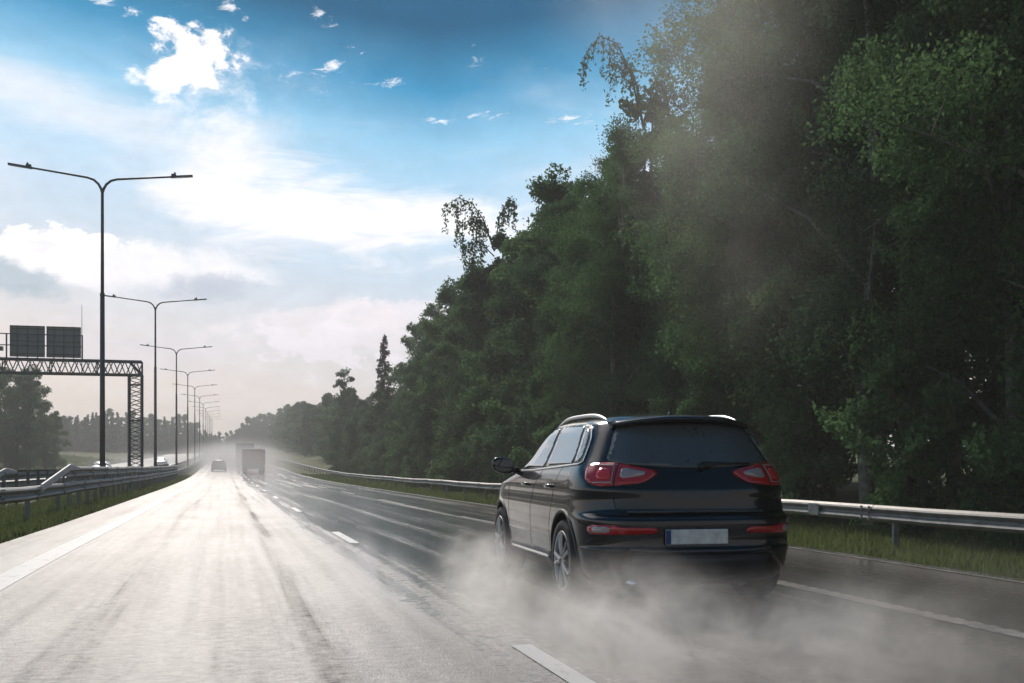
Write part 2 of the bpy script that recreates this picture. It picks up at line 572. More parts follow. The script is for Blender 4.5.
def ground_mat():
    m = bpy.data.materials.new('verge_ground')
    m.use_nodes = True
    N = NT(m.node_tree)
    pos = N.n('ShaderNodeTexCoord').outputs['Object']
    a = N.noise(pos, .12, 6, .6); b = N.noise(pos, 3.5, 6, .7); c2 = N.noise(pos, 30, 4, .7)
    col = N.mix(N.rng(a, .35, .65), (.055, .075, .022), (.15, .155, .06))
    col = N.mix(N.rng(b, .4, .7, 0, .6), col, (.045, .05, .02))
    col = N.mix(N.rng(c2, .35, .65, 0, .5), col, (.09, .11, .035))
    p = N.n('ShaderNodeBsdfPrincipled')
    N.put(p.inputs['Base Color'], col); p.inputs['Roughness'].default_value = .9
    p.inputs['Specular IOR Level'].default_value = .15
    bm_ = N.n('ShaderNodeBump'); bm_.inputs['Strength'].default_value = .8; bm_.inputs['Distance'].default_value = .05
    N.put(bm_.inputs['Height'], N.m('ADD', b, N.m('MULTIPLY', c2, .5))); N.put(p.inputs['Normal'], bm_)
    o2 = N.n('ShaderNodeOutputMaterial'); N.put(o2.inputs[0], p)
    return m


def marking_mat(name, wear_lo, wear_hi, col=(.56, .54, .51)):
    """worn wet road paint"""
    m = bpy.data.materials.new(name)
    m.use_nodes = True
    N = NT(m.node_tree)
    pos = N.n('ShaderNodeTexCoord').outputs['Object']
    w = N.noise(N.mapping(pos, (6, 2.5, 1)), 1.0, 7, .75)
    g = N.noise(pos, 60, 3, .7)
    f = N.m('ADD', N.m('MULTIPLY', w, .7), N.m('MULTIPLY', g, .3))
    cc = N.mix(N.rng(f, wear_lo, wear_hi), (.10, .095, .09), col)
    p = N.n('ShaderNodeBsdfPrincipled')
    N.put(p.inputs['Base Color'], cc); p.inputs['Roughness'].default_value = .38
    o2 = N.n('ShaderNodeOutputMaterial'); N.put(o2.inputs[0], p)
    return m


M['road'] = road_mat()
M['ground'] = ground_mat()
M['mark'] = marking_mat('road_paint', .33, .47)
M['markworn'] = marking_mat('road_paint_worn', .42, .62, (.40, .38, .35))

# ------------------------------------------------------------------ ground, road
YS = np.unique(np.concatenate([np.arange(-50, 60, 1.0), np.arange(60, 300, 3.0), np.arange(300, 940.1, 20)]))


def lat_z(x, y):
    """height of the land against the road at this distance along it"""
    x = np.asarray(x, float); y = np.asarray(y, float)
    left = np.interp(-x, [0, 3.2, 3.6, 5.2, 7.2, 7.4, 18.6, 20, 24, 45, 90, 450], [0, 0, .05, .0, -.02, 0, 0, -.15, .2, 2.2, 4.5, 9])
    right = np.interp(x, [0, 7.8, 8.2, 10, 12, 14, 20, 60, 450], [0, 0, -.05, -.18, -.22, -.1, .25, 1.0, 2.0])
    k = np.clip((y - 90) / 120, 0, 1)
    right = right + k * np.interp(x, [0, 9, 12, 16, 450], [0, 0, .5, 1.6, 2.0])
    return np.where(x < 0, left, right)


def gz(x, y):
    return rzf(y) + float(lat_z(x, y))


XS = np.array([-450, -300, -200, -140, -110, -90, -75, -60, -50, -45, -38, -32, -28, -24, -22, -20, -18.6, -16, -13, -10, -7.4, -7.2, -6.6, -6, -5.2, -4.6,
               -4, -3.6, -3.2, -2, 0, 2, 4, 6, 7.8, 8.2, 8.8, 9.4, 10, 11, 12, 13, 14, 16, 20, 26, 35, 45, 60, 90, 140, 200, 300, 450])


def sheet(name, xs, ys, zoff, material, kind='structure', fx=None):
    XX, YY = np.meshgrid(xs, ys)
    ZZ = rz(YY.ravel()).reshape(YY.shape) + (lat_z(XX, YY) if fx is None else fx) + zoff
    V = np.stack([XX.ravel(), YY.ravel(), ZZ.ravel()], 1)
    nx = len(xs); ny = len(ys)
    i, j = np.meshgrid(np.arange(nx - 1), np.arange(ny - 1))
    a = (j * nx + i).ravel()
    F = np.stack([a, a + 1, a + nx + 1, a + nx], 1)
    o = mesh_fast(name, V, F, material, smooth=True)
    tag(o, kind=kind)
    return o


sheet('ground', XS, YS, -0.03, M['ground'])
road = sheet('road', np.array([-3.25, -1, 2, 5, 7.9]), YS, 0.0, M['road'], fx=0)
opp = sheet('opposite_road', np.array([-18.5, -14, -11, -7.3]), YS, 0.0, M['road'], fx=0)


def strip(mb, x0, x1, y0, y1, z=.004, step=1.0):
    n = max(1, int(math.ceil((y1 - y0) / step)))
    ys = np.linspace(y0, y1, n + 1)
    # follow the same knots as the road
    ys = np.unique(np.concatenate([ys, YS[(YS > y0) & (YS < y1)]]))
    zr = np.interp(ys, YS, rz(YS))
    V = []; F = []
    for k, yy in enumerate(ys):
        V += [(x0, yy, zr[k] + z), (x1, yy, zr[k] + z)]
    for k in range(len(ys) - 1):
        a = 2 * k
        F.append((a, a + 1, a + 3, a + 2))
    mb.add(V, F)


mb = MB(); strip(mb, -2.32, -2.02, -20, 600)
tag(mb.build('edge_line', M['mark']), kind='structure')
mb = MB()
k = 6.75
while k < 420:
    strip(mb, 1.80, 1.94, k - 3.0, k)
    k += 12.3
tag(mb.build('lane_line', M['mark']), kind='structure')
mb = MB()
for (a, b) in ((-2, 11.5), (19.5, 24.5), (33, 38), (46, 51), (59, 64), (72, 77), (85, 90), (98, 103), (111, 116)):
    y = a
    while y < b:                                    # ribbed marking: a row of short raised bars
        strip(mb, 5.22, 5.42, y, y + .11, .006, 2)
        y += .19
    strip(mb, 5.24, 5.40, a, b, .0035)
tag(mb.build('ribbed_line', M['markworn']), kind='structure')
mb = MB(); strip(mb, 7.62, 7.70, -10, 300)
tag(mb.build('shoulder_line', M['markworn']), kind='structure')
mb = MB(); strip(mb, -7.95, -7.75, -10, 500); strip(mb, -17.9, -17.7, -10, 500)
for k in range(0, 40):
    strip(mb, -11.3, -11.16, k * 12.0, k * 12.0 + 3)
tag(mb.build('opposite_lane_line', M['mark']), kind='structure')

# ------------------------------------------------------------------ crash barriers


def w_profile(t=.004):
    pts = [(-.0, .155), (.012, .15), (.06, .115), (.075, .085), (.06, .055), (.008, .02), (.0, 0), (.008, -.02), (.06, -.055), (.075, -.085), (.06, -.115), (.012, -.15), (-.0, -.155)]
    return pts


def w_beam(name, x, ysamp, zc, face, parent, material, hs=1.0):
    """x position of the beam's back, zc(y) centre height, face -1/+1 = side the ridges stick out to"""
    pr = w_profile()
    outer = [(face * px, pz * hs) for px, pz in pr]
    inner = [(face * (px - .012), pz * hs) for px, pz in pr][::-1]
    prof = outer + inner
    n = len(prof)
    V = []; F = []
    for y in ysamp:
        xx = x(y) if callable(x) else x
        z = zc(y)
        for (px, pz) in prof:
            V.append((xx + px, y, z + pz))
    for i in range(len(ysamp) - 1):
        for k in range(n):
            a = i * n + k; b = i * n + (k + 1) % n
            F.append((a, b, b + n, a + n))
    F.append(tuple(range(n))); F.append(tuple((len(ysamp) - 1) * n + k for k in range(n)))
    q_ = MB(); q_.V = V; q_.F = F
    yy = ysamp[0] + 1.6
    while yy < min(ysamp[-1] - 1, 75):                     # lapped joints and their bolt heads
        xx = x(yy) if callable(x) else x
        z = zc(yy); lap = []
        for dy in (-.17, .17):
            lap += [(xx + px + face * .005, yy + dy, z + pz * 1.02) for (px, pz) in prof]
        q_.add(lap, [(k, (k + 1) % n, n + (k + 1) % n, n + k) for k in range(n)] + [tuple(range(n)), tuple(range(n, 2 * n))])
        for dy in (-.11, .11):
            for pz in (-.115, -.055, .055, .115):
                q_.box(xx + face * .068, yy + dy, z + pz * hs, .03, .03, .03)
        q_.box(xx + face * .012, yy, z, .035, .045, .045)
        yy += 4.0
    V, F = q_.V, q_.F
    o = mesh_np(name, V, F, material, parent)
    return o


def posts(parent, x, ys, h, base_extra=.4):
    first = None
    for y in ys:
        g = gz(x, y)
        if first is None:
            b = MB()                                   # C section post
            b.box(0, -.045, (h - base_extra) / 2, .10, .008, h + base_extra)
            b.box(-.046, -.02, (h - base_extra) / 2, .008, .05, h + base_extra)
            b.box(.046, -.02, (h - base_extra) / 2, .008, .05, h + base_extra)
            first = b.build('post', M['galv_dull'], parent)
            o = first
        else:
            o = first.copy(); COL.objects.link(o); o.parent = parent
        o.location = (x, y, g)


def wob_(y, s=0.0, a=.012):
    return a * math.sin(y * .37 + s) + a * .6 * math.sin(y * 1.13 + s * 2)


def slope_plate(x, y0, y1, z0, z1, parent):
    a = rzf(y0); b = rzf(y1); h = .085
    P = []
    for (yy, zz) in ((y0, a + z0), (y1, b + z1)):
        P += [(x, yy, zz - h), (x + .05, yy, zz - h), (x + .05, yy, zz + h), (x, yy, zz + h)]
    P += [(x, y1 + 1.7, b + z1 - h), (x + .05, y1 + 1.7, b + z1 - h), (x + .05, y1 + 1.7, b + z1 - .02 + h * .2), (x, y1 + 1.7, b + z1 - .02 + h * .2)]
    F = [(0, 1, 2, 3)[::-1], (8, 9, 10, 11)]
    for i in (0, 4):
        for k in range(4):
            F.append((i + k, i + (k + 1) % 4, i + 4 + (k + 1) % 4, i + 4 + k))
    return bevel(mesh_np('sloping_end', P, F, M['whiteplate'], parent), .01, 1)


yA = list(np.arange(4, 330, 2.0))
near = empty('crash_barrier', (0, 0, 0))
tag(near, 'double height grey steel crash barrier along the near grass edge of the median', 'crash barrier')
w_beam('lower_beam', lambda y: -4.05 + wob_(y), yA, lambda y: rzf(y) + .61 + wob_(y, 1, .008), 1, near, M['galv'])
yU = list(np.arange(30, 98.1, 2.0))
w_beam('upper_beam', lambda y: -4.05 + wob_(y), yU, lambda y: rzf(y) + 1.03 + wob_(y, 1, .008), 1, near, M['galv'])
slope_plate(-4.02, 26.0, 30.6, .70, 1.17, near)
posts(near, -4.12, [5 + 4 * i for i in range(6)], .76)
posts(near, -4.12, [29.4 + 2 * i for i in range(35)], 1.08)
posts(near, -4.12, [101 + 4 * i for i in range(55)], .76)
far = empty('crash_barrier', (0, 0, 0))
tag(far, 'grey steel crash barrier on the far side of the median, facing the opposite road', 'crash barrier')
w_beam('lower_beam', lambda y: -6.35 + wob_(y, 2), yA, lambda y: rzf(y) + .58, -1, far, M['galv'])
w_beam('upper_beam', lambda y: -6.35 + wob_(y, 2), list(np.arange(34, 130, 2.0)), lambda y: rzf(y) + .93, -1, far, M['galv'])
slope_plate(-6.30, 30.2, 34.4, .62, 1.06, far)
posts(far, -6.28, [6 + 4 * i for i in range(7)], .74)
posts(far, -6.28, [34.2 + 2 * i for i in range(48)], 1.05)
posts(far, -6.28, [132 + 4 * i for i in range(40)], .74)
yR = list(np.arange(-2, 330, 2.0))
rt = empty('crash_barrier', (0, 0, 0))
tag(rt, 'low grey steel crash barrier along the right verge in front of the trees', 'crash barrier')
w_beam('beam', lambda y: 10.3 + wob_(y, 3, .02), yR, lambda y: rzf(y) + .375 + wob_(y, .4, .012) + .25 * float(np.clip((y - 90) / 120, 0, 1)), -1, rt, M['galv'], .88)
posts(rt, 10.38, [3 + 4 * i for i in range(78)], .70)
sp = MB().box(0, 0, 0, .012, .34, .20).box(-.008, -.1, .07, .02, .03, .03).box(-.008, .1, .07, .02, .03, .03).build('splice_plate', M['galv_dull'], rt)
sp.location = (10.3 - .072, 17.2, rzf(17) + .375)
for yy in (29.2, 41.2, 53.2):
    q = sp.copy(); COL.objects.link(q); q.parent = rt; q.location = (10.3 - .072 + wob_(yy, 3, .02), yy, rzf(yy) + .375)

# ------------------------------------------------------------------ lamps down the median


def make_lamp():
    e = empty('street_lamp', (0, 0, 0))
    H = 12.75
    b = MB()
    b.tube([(0, 0, -.3), (0, 0, 8.4)], [.115, .092], 14)
    b.tube([(0, 0, 8.4), (0, 0, H)], [.070, .060], 12)
    b.tube([(0, 0, 8.35), (0, 0, 8.45)], [.1, .1], 14)
    b.build('pole', M['pole'], e, True)
    for s in (-1, 1):
        pts = [(0, 0, H - .1), (s * .05, 0, H + .08), (s * .16, 0, H + .28), (s * .34, 0, H + .44), (s * .58, 0, H + .52), (s * 1.6, 0, H + .64), (s * 2.75, 0, H + .77)]
        MB().tube(pts, [.058, .056, .052, .050, .048, .042, .038], 10).build('arm', M['pole'], e, True)
        g = MB()
        rot = Matrix.Rotation(-s * .115, 3, 'Y')
        g.box(s * 3.18, 0, H + .815, .92, .20, .07, rot)
        g.box(s * 2.86, 0, H + .86, .20, .14, .09, rot)
        g.tube([(s * 2.9, 0, H + .88), (s * 2.9, 0, H + .98)], .035, 8)
        hd = g.build('lamp_head', M['pole'], e)
        MB().box(s * 3.25, 0, H + .783, .6, .15, .012, rot).build('lens', M['lampglass'], hd)
    bb = MB().box(.09, -.0, 1.1, .10, .13, .42).build('service_door', M['steel'], e)
    return e


ORD = ['nearest', 'second', 'third', 'fourth', 'fifth', 'sixth', 'seventh', 'eighth', 'ninth', 'tenth', 'eleventh', 'twelfth']
lamp = make_lamp()
for i in range(12):
    o = lamp if i == 0 else copy_tree(lamp)
    Y = 47.8 + i * 35.2
    x = -4.98
    o.location = (x, Y, gz(x, Y))
    lab = 'tall dark twin arm lamp post, the ' + ORD[i] + (' and largest in the row down the median' if i == 0 else ' one back in the row down the median')
    tag(o, lab, 'lamp post', 'lamp posts down the median')

# ------------------------------------------------------------------ sign gantry
GY = 62.0
gx0, gx1 = -4.75, -19.2
g0 = rzf(GY)
gan = empty('sign_gantry', (gx0, GY, g0))
tag(gan, 'dark steel lattice gantry with sign panels seen from behind, reaching over the opposite road', 'sign gantry')
TZ0, TZ1 = 6.2, 6.93
D = .34


def lattice(mb, a, b, ux, n, w=.055, w2=.03):
    """lattice box between points a and b; ux, uy half widths as vectors"""
    a = Vector(a); b = Vector(b)
    u, v = Vector(ux[0]), Vector(ux[1])
    cs = [u + v, u - v, -u - v, -u + v]
    for cc in cs:
        mb.bar(a + cc, b + cc, w)
    for i in range(n):
        p0 = a.lerp(b, i / n); p1 = a.lerp(b, (i + 1) / n)
        pm = a.lerp(b, (i + .5) / n)
        for j in range(4):
            c0, c1 = cs[j], cs[(j + 1) % 4]
            mb.bar(p0 + c0, pm + c1, w2); mb.bar(pm + c1, p1 + c0, w2)
        for j in range(4):
            if i % 4 == 0:
                mb.bar(p0 + cs[j], p0 + cs[(j + 1) % 4], w2)


L = gx1 - gx0
b = MB(); lattice(b, (.34, 0, (TZ0 + TZ1) / 2), (L - .34, 0, (TZ0 + TZ1) / 2), ((0, D, 0), (0, 0, (TZ1 - TZ0) / 2)), 26, .085, .04)
b.build('truss_beam', M['steel'], gan)
for xx in (0, L):
    b = MB(); lattice(b, (xx, 0, -.2), (xx, 0, TZ0 - .04), ((.33, 0, 0), (0, D, 0)), 13, .085, .032)
    b.box(xx, 0, TZ0 - .02, .80, .80, .05)
    b.box(xx, 0, -.1, 1.0, 1.0, .3)
    b.bar((xx - .33, -D - .01, TZ1), (xx + .33, -D - .01, TZ0 + .02), .1)
    b.bar((xx - .33, D + .01, TZ1), (xx + .33, D + .01, TZ0 + .02), .1)
    b.build('truss_column', M['steel'], gan)
PW = 1.72
for i, cx in enumerate((-3.66, -5.47, -9.6, -11.4)):
    hgt = 1.66
    b = MB().box(cx + 0.0, .02, TZ1 + .14 + hgt / 2, PW, .05, hgt)
    pn = b.build('sign_panel', M['signback'], gan)
    b = MB()
    for q in (-.5, 0, .5):
        b.box(cx + q, -.03, TZ1 + .10 + hgt / 2, .05, .05, hgt + .1)
    for q in (.1, .5, .9):
        b.box(cx, -.065, TZ1 + .14 + hgt * q, PW, .02, .05)
    for s in (-1, 1):
        b.box(cx + s * (PW / 2 - .015), -.03, TZ1 + .14 + hgt / 2, .03, .1, hgt)
    b.box(cx, -.03, TZ1 + .14 + hgt - .015, PW, .1, .03)
    b.build('stiffener', M['steel'], pn)
b = MB().tube([(-2.74, -.1, TZ0), (-2.74, -.1, TZ1 + 3.0)], [.025, .012], 6)
b.build('lightning_rod', M['steel'], gan)
b = MB()
for xx in (-2.70, -6.45, -8.4):
    b.bar((xx, -.3, TZ1), (xx, -.3, TZ1 + 1.35), .06)
b.bar((-2.7, -.3, TZ1 + 1.32), (-13, -.3, TZ1 + 1.32), .04)
b.bar((-2.7, -.3, TZ1 + .72), (-13, -.3, TZ1 + .72), .04)
b.build('catwalk_rail', M['steel'], gan)
b = MB().bar((-6.95, 0, TZ1 - .9), (-6.95, 0, TZ1 + 1.9), .10)
b.box(-6.9, 0, TZ1 + .55, .45, .3, .22)
b.build('signal_mount', M['steel'], gan)

# two pale boards by the far verge of the opposite road
for i, (xo, lab) in enumerate(((-26.7, 'small pale square board at the far verge, left one of the pair'), (-25.3, 'small pale square board at the far verge, right one of the pair'))):
    Y = 107
    e = empty('road_sign', (xo, Y, gz(xo, Y)))
    tag(e, lab, 'sign', 'pale boards below the big tree')
    bevel(MB().box(0, 0, 1.75, 1.0, .04, 1.15).build('board', M['silver'], e), .008, 1)
    MB().tube([(0, .05, -.2), (0, .05, 2.0)], .04, 8).build('post', M['galv_dull'], e)

# ------------------------------------------------------------------ the black car
# table of horizontal slices: z, rear s, front s, half width, rear rounding depth, exponent, front rounding depth
T = [
    (.20, .24, 4.10, .79, .60, 3.0, .7), (.25, .11, 4.22, .855, .62, 3.0, .8), (.33, .045, 4.34, .895, .66, 3.1, .9), (.45, .010, 4.40, .912, .68, 3.2, .95),
    (.50, .000, 4.42, .918, .68, 3.2, 1.0), (.525, .022, 4.43, .920, .68, 3.2, 1.0), (.60, .028, 4.44, .924, .68, 3.2, 1.0), (.69, .018, 4.435, .927, .68, 3.2, 1.0), (.735, .022, 4.42, .928, .68, 3.2, 1.0),
    (.765, .050, 4.41, .928, .68, 3.1, 1.0), (.785, .105, 4.40, .928, .64, 3.0, 1.0), (.83, .125, 4.38, .927, .64, 3.0, 1.0), (.90, .130, 4.34, .924, .64, 2.9, 1.0),
    (.97, .140, 4.22, .925, .62, 3.1, 1.0), (1.02, .155, 4.00, .918, .62, 3.1, 1.1), (1.07, .170, 3.70, .905, .62, 3.1, 1.1), (1.12, .190, 3.42, .885, .62, 3.1, 1.0),
    (1.17, .215, 3.26, .858, .62, 3.05, .95), (1.25, .262, 3.10, .815, .62, 3.0, .9), (1.33, .310, 3.03, .775, .62, 3.0, .9), (1.41, .358, 2.92, .738, .62, 3.0, .9),
    (1.48, .400, 2.79, .702, .62, 3.0, .9), (1.53, .435, 2.66, .668, .60, 2.9, .85), (1.565, .480, 2.50, .615, .60, 2.5, .8), (1.59, .570, 2.32, .52, .55, 2.4, .7),
    (1.606, .700, 2.05, .40, .50, 2.3, .6), (1.616, .880, 1.92, .26, .40, 2.2, .45), (1.622, 1.10, 1.78, .12, .25, 2.0, .3), (1.624, 1.30, 1.62, .02, .10, 2.0, .1)]
TA = np.array(T)


def body_verts(nl=120, zs=1.0, ws=1.0, ls=1.0):
    u = np.linspace(0, len(T) - 1, nl)
    cols = [pchip(np.arange(len(T)), TA[:, i], u) for i in range(7)]
    rings = []
    for i in range(nl):
        z, sr, sf, w, ar, nr, af = [cc[i] for cc in cols]
        P = []
        ph = np.linspace(0, math.pi / 2, 26)
        for a in ph[:-1]:
            P.append((w * math.sin(a) ** (2 / nr), sr + ar * (1 - math.cos(a) ** (2 / nr))))
        s0, s1 = sr + ar, sf - af
        for t in np.linspace(0, 1, 34):
            s = s0 + (s1 - s0) * t
            flare = .0
            P.append((w + flare, s))
        for a in ph[::-1][1:]:
            P.append((w * math.sin(a) ** (2 / 2.6), sf - af * (1 - math.cos(a) ** (2 / 2.6))))
        right = P
        left = [(-x, s) for x, s in P[-2:0:-1]]
        rings.append([(x * ws, s * ls, z * zs) for x, s in right + left])
    return rings


def body_mesh(nl=120, zs=1.0, ws=1.0, ls=1.0):
    rings = body_verts(nl, zs, ws, ls)
    n = len(rings[0])
    V = [v for r_ in rings for v in r_]
    F = []
    for i in range(len(rings) - 1):
        for k2 in range(n):
            a = i * n + k2; b2 = i * n + (k2 + 1) % n
            F.append((a, b2, b2 + n, a + n))
    F.append(tuple(range(n))[::-1])
    F.append(tuple((len(rings) - 1) * n + k2 for k2 in range(n)))
    return V, F


bvh = None


def chaikin(P, n=2, cut=.030):
    for i_ in range(n):
        cut *= (1, .45, .3)[min(i_, 2)]
        Q = []
        for i in range(len(P)):
            a = P[i]; b2 = P[(i + 1) % len(P)]
            f = min(.2, cut / max(1e-6, math.hypot(a[0] - b2[0], a[1] - b2[1])))
            Q += [tuple(a[k] * (1 - f) + b2[k] * f for k in range(2)), tuple(a[k] * f + b2[k] * (1 - f) for k in range(2))]
        P = Q
    return P


def patch(name, poly, axis, material, parent, off=.004, side=1, res=.03, ang=None, thick=.008, round_=2, origin=None):
    """a panel lying on the body: poly in (u,z); axis 'side' u=s, 'rear' u=x, 'diag' u along a turned axis"""
    P = chaikin(poly, round_) if round_ else list(poly)
    B = []
    for i in range(len(P)):
        a = Vector(P[i]); b2 = Vector(P[(i + 1) % len(P)])
        n = max(1, int((b2 - a).length / res))
        for k2 in range(n):
            B.append(a.lerp(b2, k2 / n))
    nb = len(B)
    xs_ = [p.x for p in B]; zs_ = [p.y for p in B]
    pts = list(B)

    def inside(x, y):
        r_ = False
        j = nb - 1
        for i in range(nb):
            if (B[i].y > y) != (B[j].y > y) and x < (B[j].x - B[i].x) * (y - B[i].y) / (B[j].y - B[i].y) + B[i].x:
                r_ = not r_
            j = i
        return r_
    x = min(xs_) + res / 2
    while x < max(xs_):
        z = min(zs_) + res / 2
        while z < max(zs_):
            if inside(x, z) and min((B[i] - Vector((x, z))).length for i in range(nb)) > res * .5:
                pts.append(Vector((x, z)))
            z += res
        x += res
    vo, eo, fo, *_ = delaunay_2d_cdt(pts, [(i, (i + 1) % nb) for i in range(nb)], [list(range(nb))], 1, 1e-6)
    top = []; bot = []
    for p in vo:
        if axis == 'side':
            org = Vector((side * 2, p.x, p.y)); d = Vector((-side, 0, 0))
        elif axis == 'rear':
            org = Vector((side * p.x, -1.5, p.y)); d = Vector((0, 1, 0))
        else:
            d = Vector((-side * math.sin(R(ang)), math.cos(R(ang)), 0))        # looking direction into the body
            tv = Vector((side * math.cos(R(ang)), math.sin(R(ang)), 0))
            o0 = Vector((side * origin[0], origin[1], 0))
            org = o0 + tv * p.x - d * 2
            org.z = p.y
        hit, nrm, _, _ = bvh.ray_cast(org, d)
        if hit is None:
            hit = org - d * 0 + d * 2; nrm = -d
        if nrm.dot(d) > 0:
            nrm = -nrm
        top.append(hit + nrm * off); bot.append(hit + nrm * (off - thick))
    n = len(top)
    F = []
    from collections import Counter
    ec = Counter()
    for f in fo:
        F.append(tuple(f))
        for i in range(len(f)):
            ec[(f[i], f[(i + 1) % len(f)])] += 1
    for (a, b2), _c in list(ec.items()):
        if (b2, a) not in ec:
            F.append((b2, a, a + n, b2 + n))
    me = mesh_np(name, top + bot, F, material, parent)
    bm = bmesh.new(); bm.from_mesh(me.data)
    bmesh.ops.recalc_face_normals(bm, faces=bm.faces)
    # outward check
    ff = max(bm.faces, key=lambda q: q.calc_area())
    bm.to_mesh(me.data); bm.free()
    me.data.polygons.foreach_set('use_smooth', [len(p.vertices) == 3 for p in me.data.polygons])
    return me


def strip_poly(pts, w):
    """polyline in 2D -> thin closed polygon of width w"""
    L1 = []; L2 = []
    for i, p in enumerate(pts):
        a = Vector(pts[max(i - 1, 0)]); b2 = Vector(pts[min(i + 1, len(pts) - 1)])
        t = (b2 - a).normalized(); nn = Vector((-t.y, t.x)) * w / 2
        L1.append(tuple(Vector(p) + nn)); L2.append(tuple(Vector(p) - nn))
    return L1 + L2[::-1]


def make_wheel(parent, x, s, z, rad, side, detail=True):
    w = empty('wheel', (x, s, z)); w.parent = parent
    wd = .225
    prof = [(rad - .10, -wd / 2), (rad - .02, -wd / 2 - .004), (rad - .004, -wd / 2 + .02), (rad, -wd / 4), (rad, wd / 4), (rad - .004, wd / 2 - .02), (rad - .02, wd / 2 + .004), (rad - .10, wd / 2)]
    t = MB().lathe(prof + [(rad - .11, 0)], 40, 'x', closed=True).build('tyre', M['rubber'], w, True)
    r_ = rad - .105
    b = MB()
    so = side * wd / 2
    b.lathe([(r_ + .008, so * .98), (r_ + .006, so * 1.02), (r_ - .015, so * 1.0), (r_ - .03, so * .8), (r_ - .035, so * .2), (r_ - .035, -so * .8), (r_ + .004, -so * .9)], 40, 'x')
    if detail:
        for k2 in range(5):
            for dq in (-.17, .17):
                a0 = 2 * math.pi * k2 / 5 + dq * .35; a1 = 2 * math.pi * k2 / 5 + dq * 1.15
                p0 = Vector((so * .90, .05 * math.cos(a0), .05 * math.sin(a0)))
                p1 = Vector((so * .92, (r_ - .01) * math.cos(a1), (r_ - .01) * math.sin(a1)))
                b.tube([p0, p0.lerp(p1, .5) + Vector((so * .06, 0, 0)), p1], [.024, .019, .021], 6)
        b.lathe([(.001, so * .98), (.055, so * .98), (.065, so * .85), (.065, so * .3)], 20, 'x')
    else:
        b.lathe([(.001, so * .9), (r_, so * .8)], 20, 'x')
    b.build('rim', M['rim'], w, False)
    if detail:
        MB().lathe([(.001, so * .18), (.16, so * .18), (.16, so * .05), (.001, so * .05)], 24, 'x').build('brake_disc', M['steel'], w)
    return w


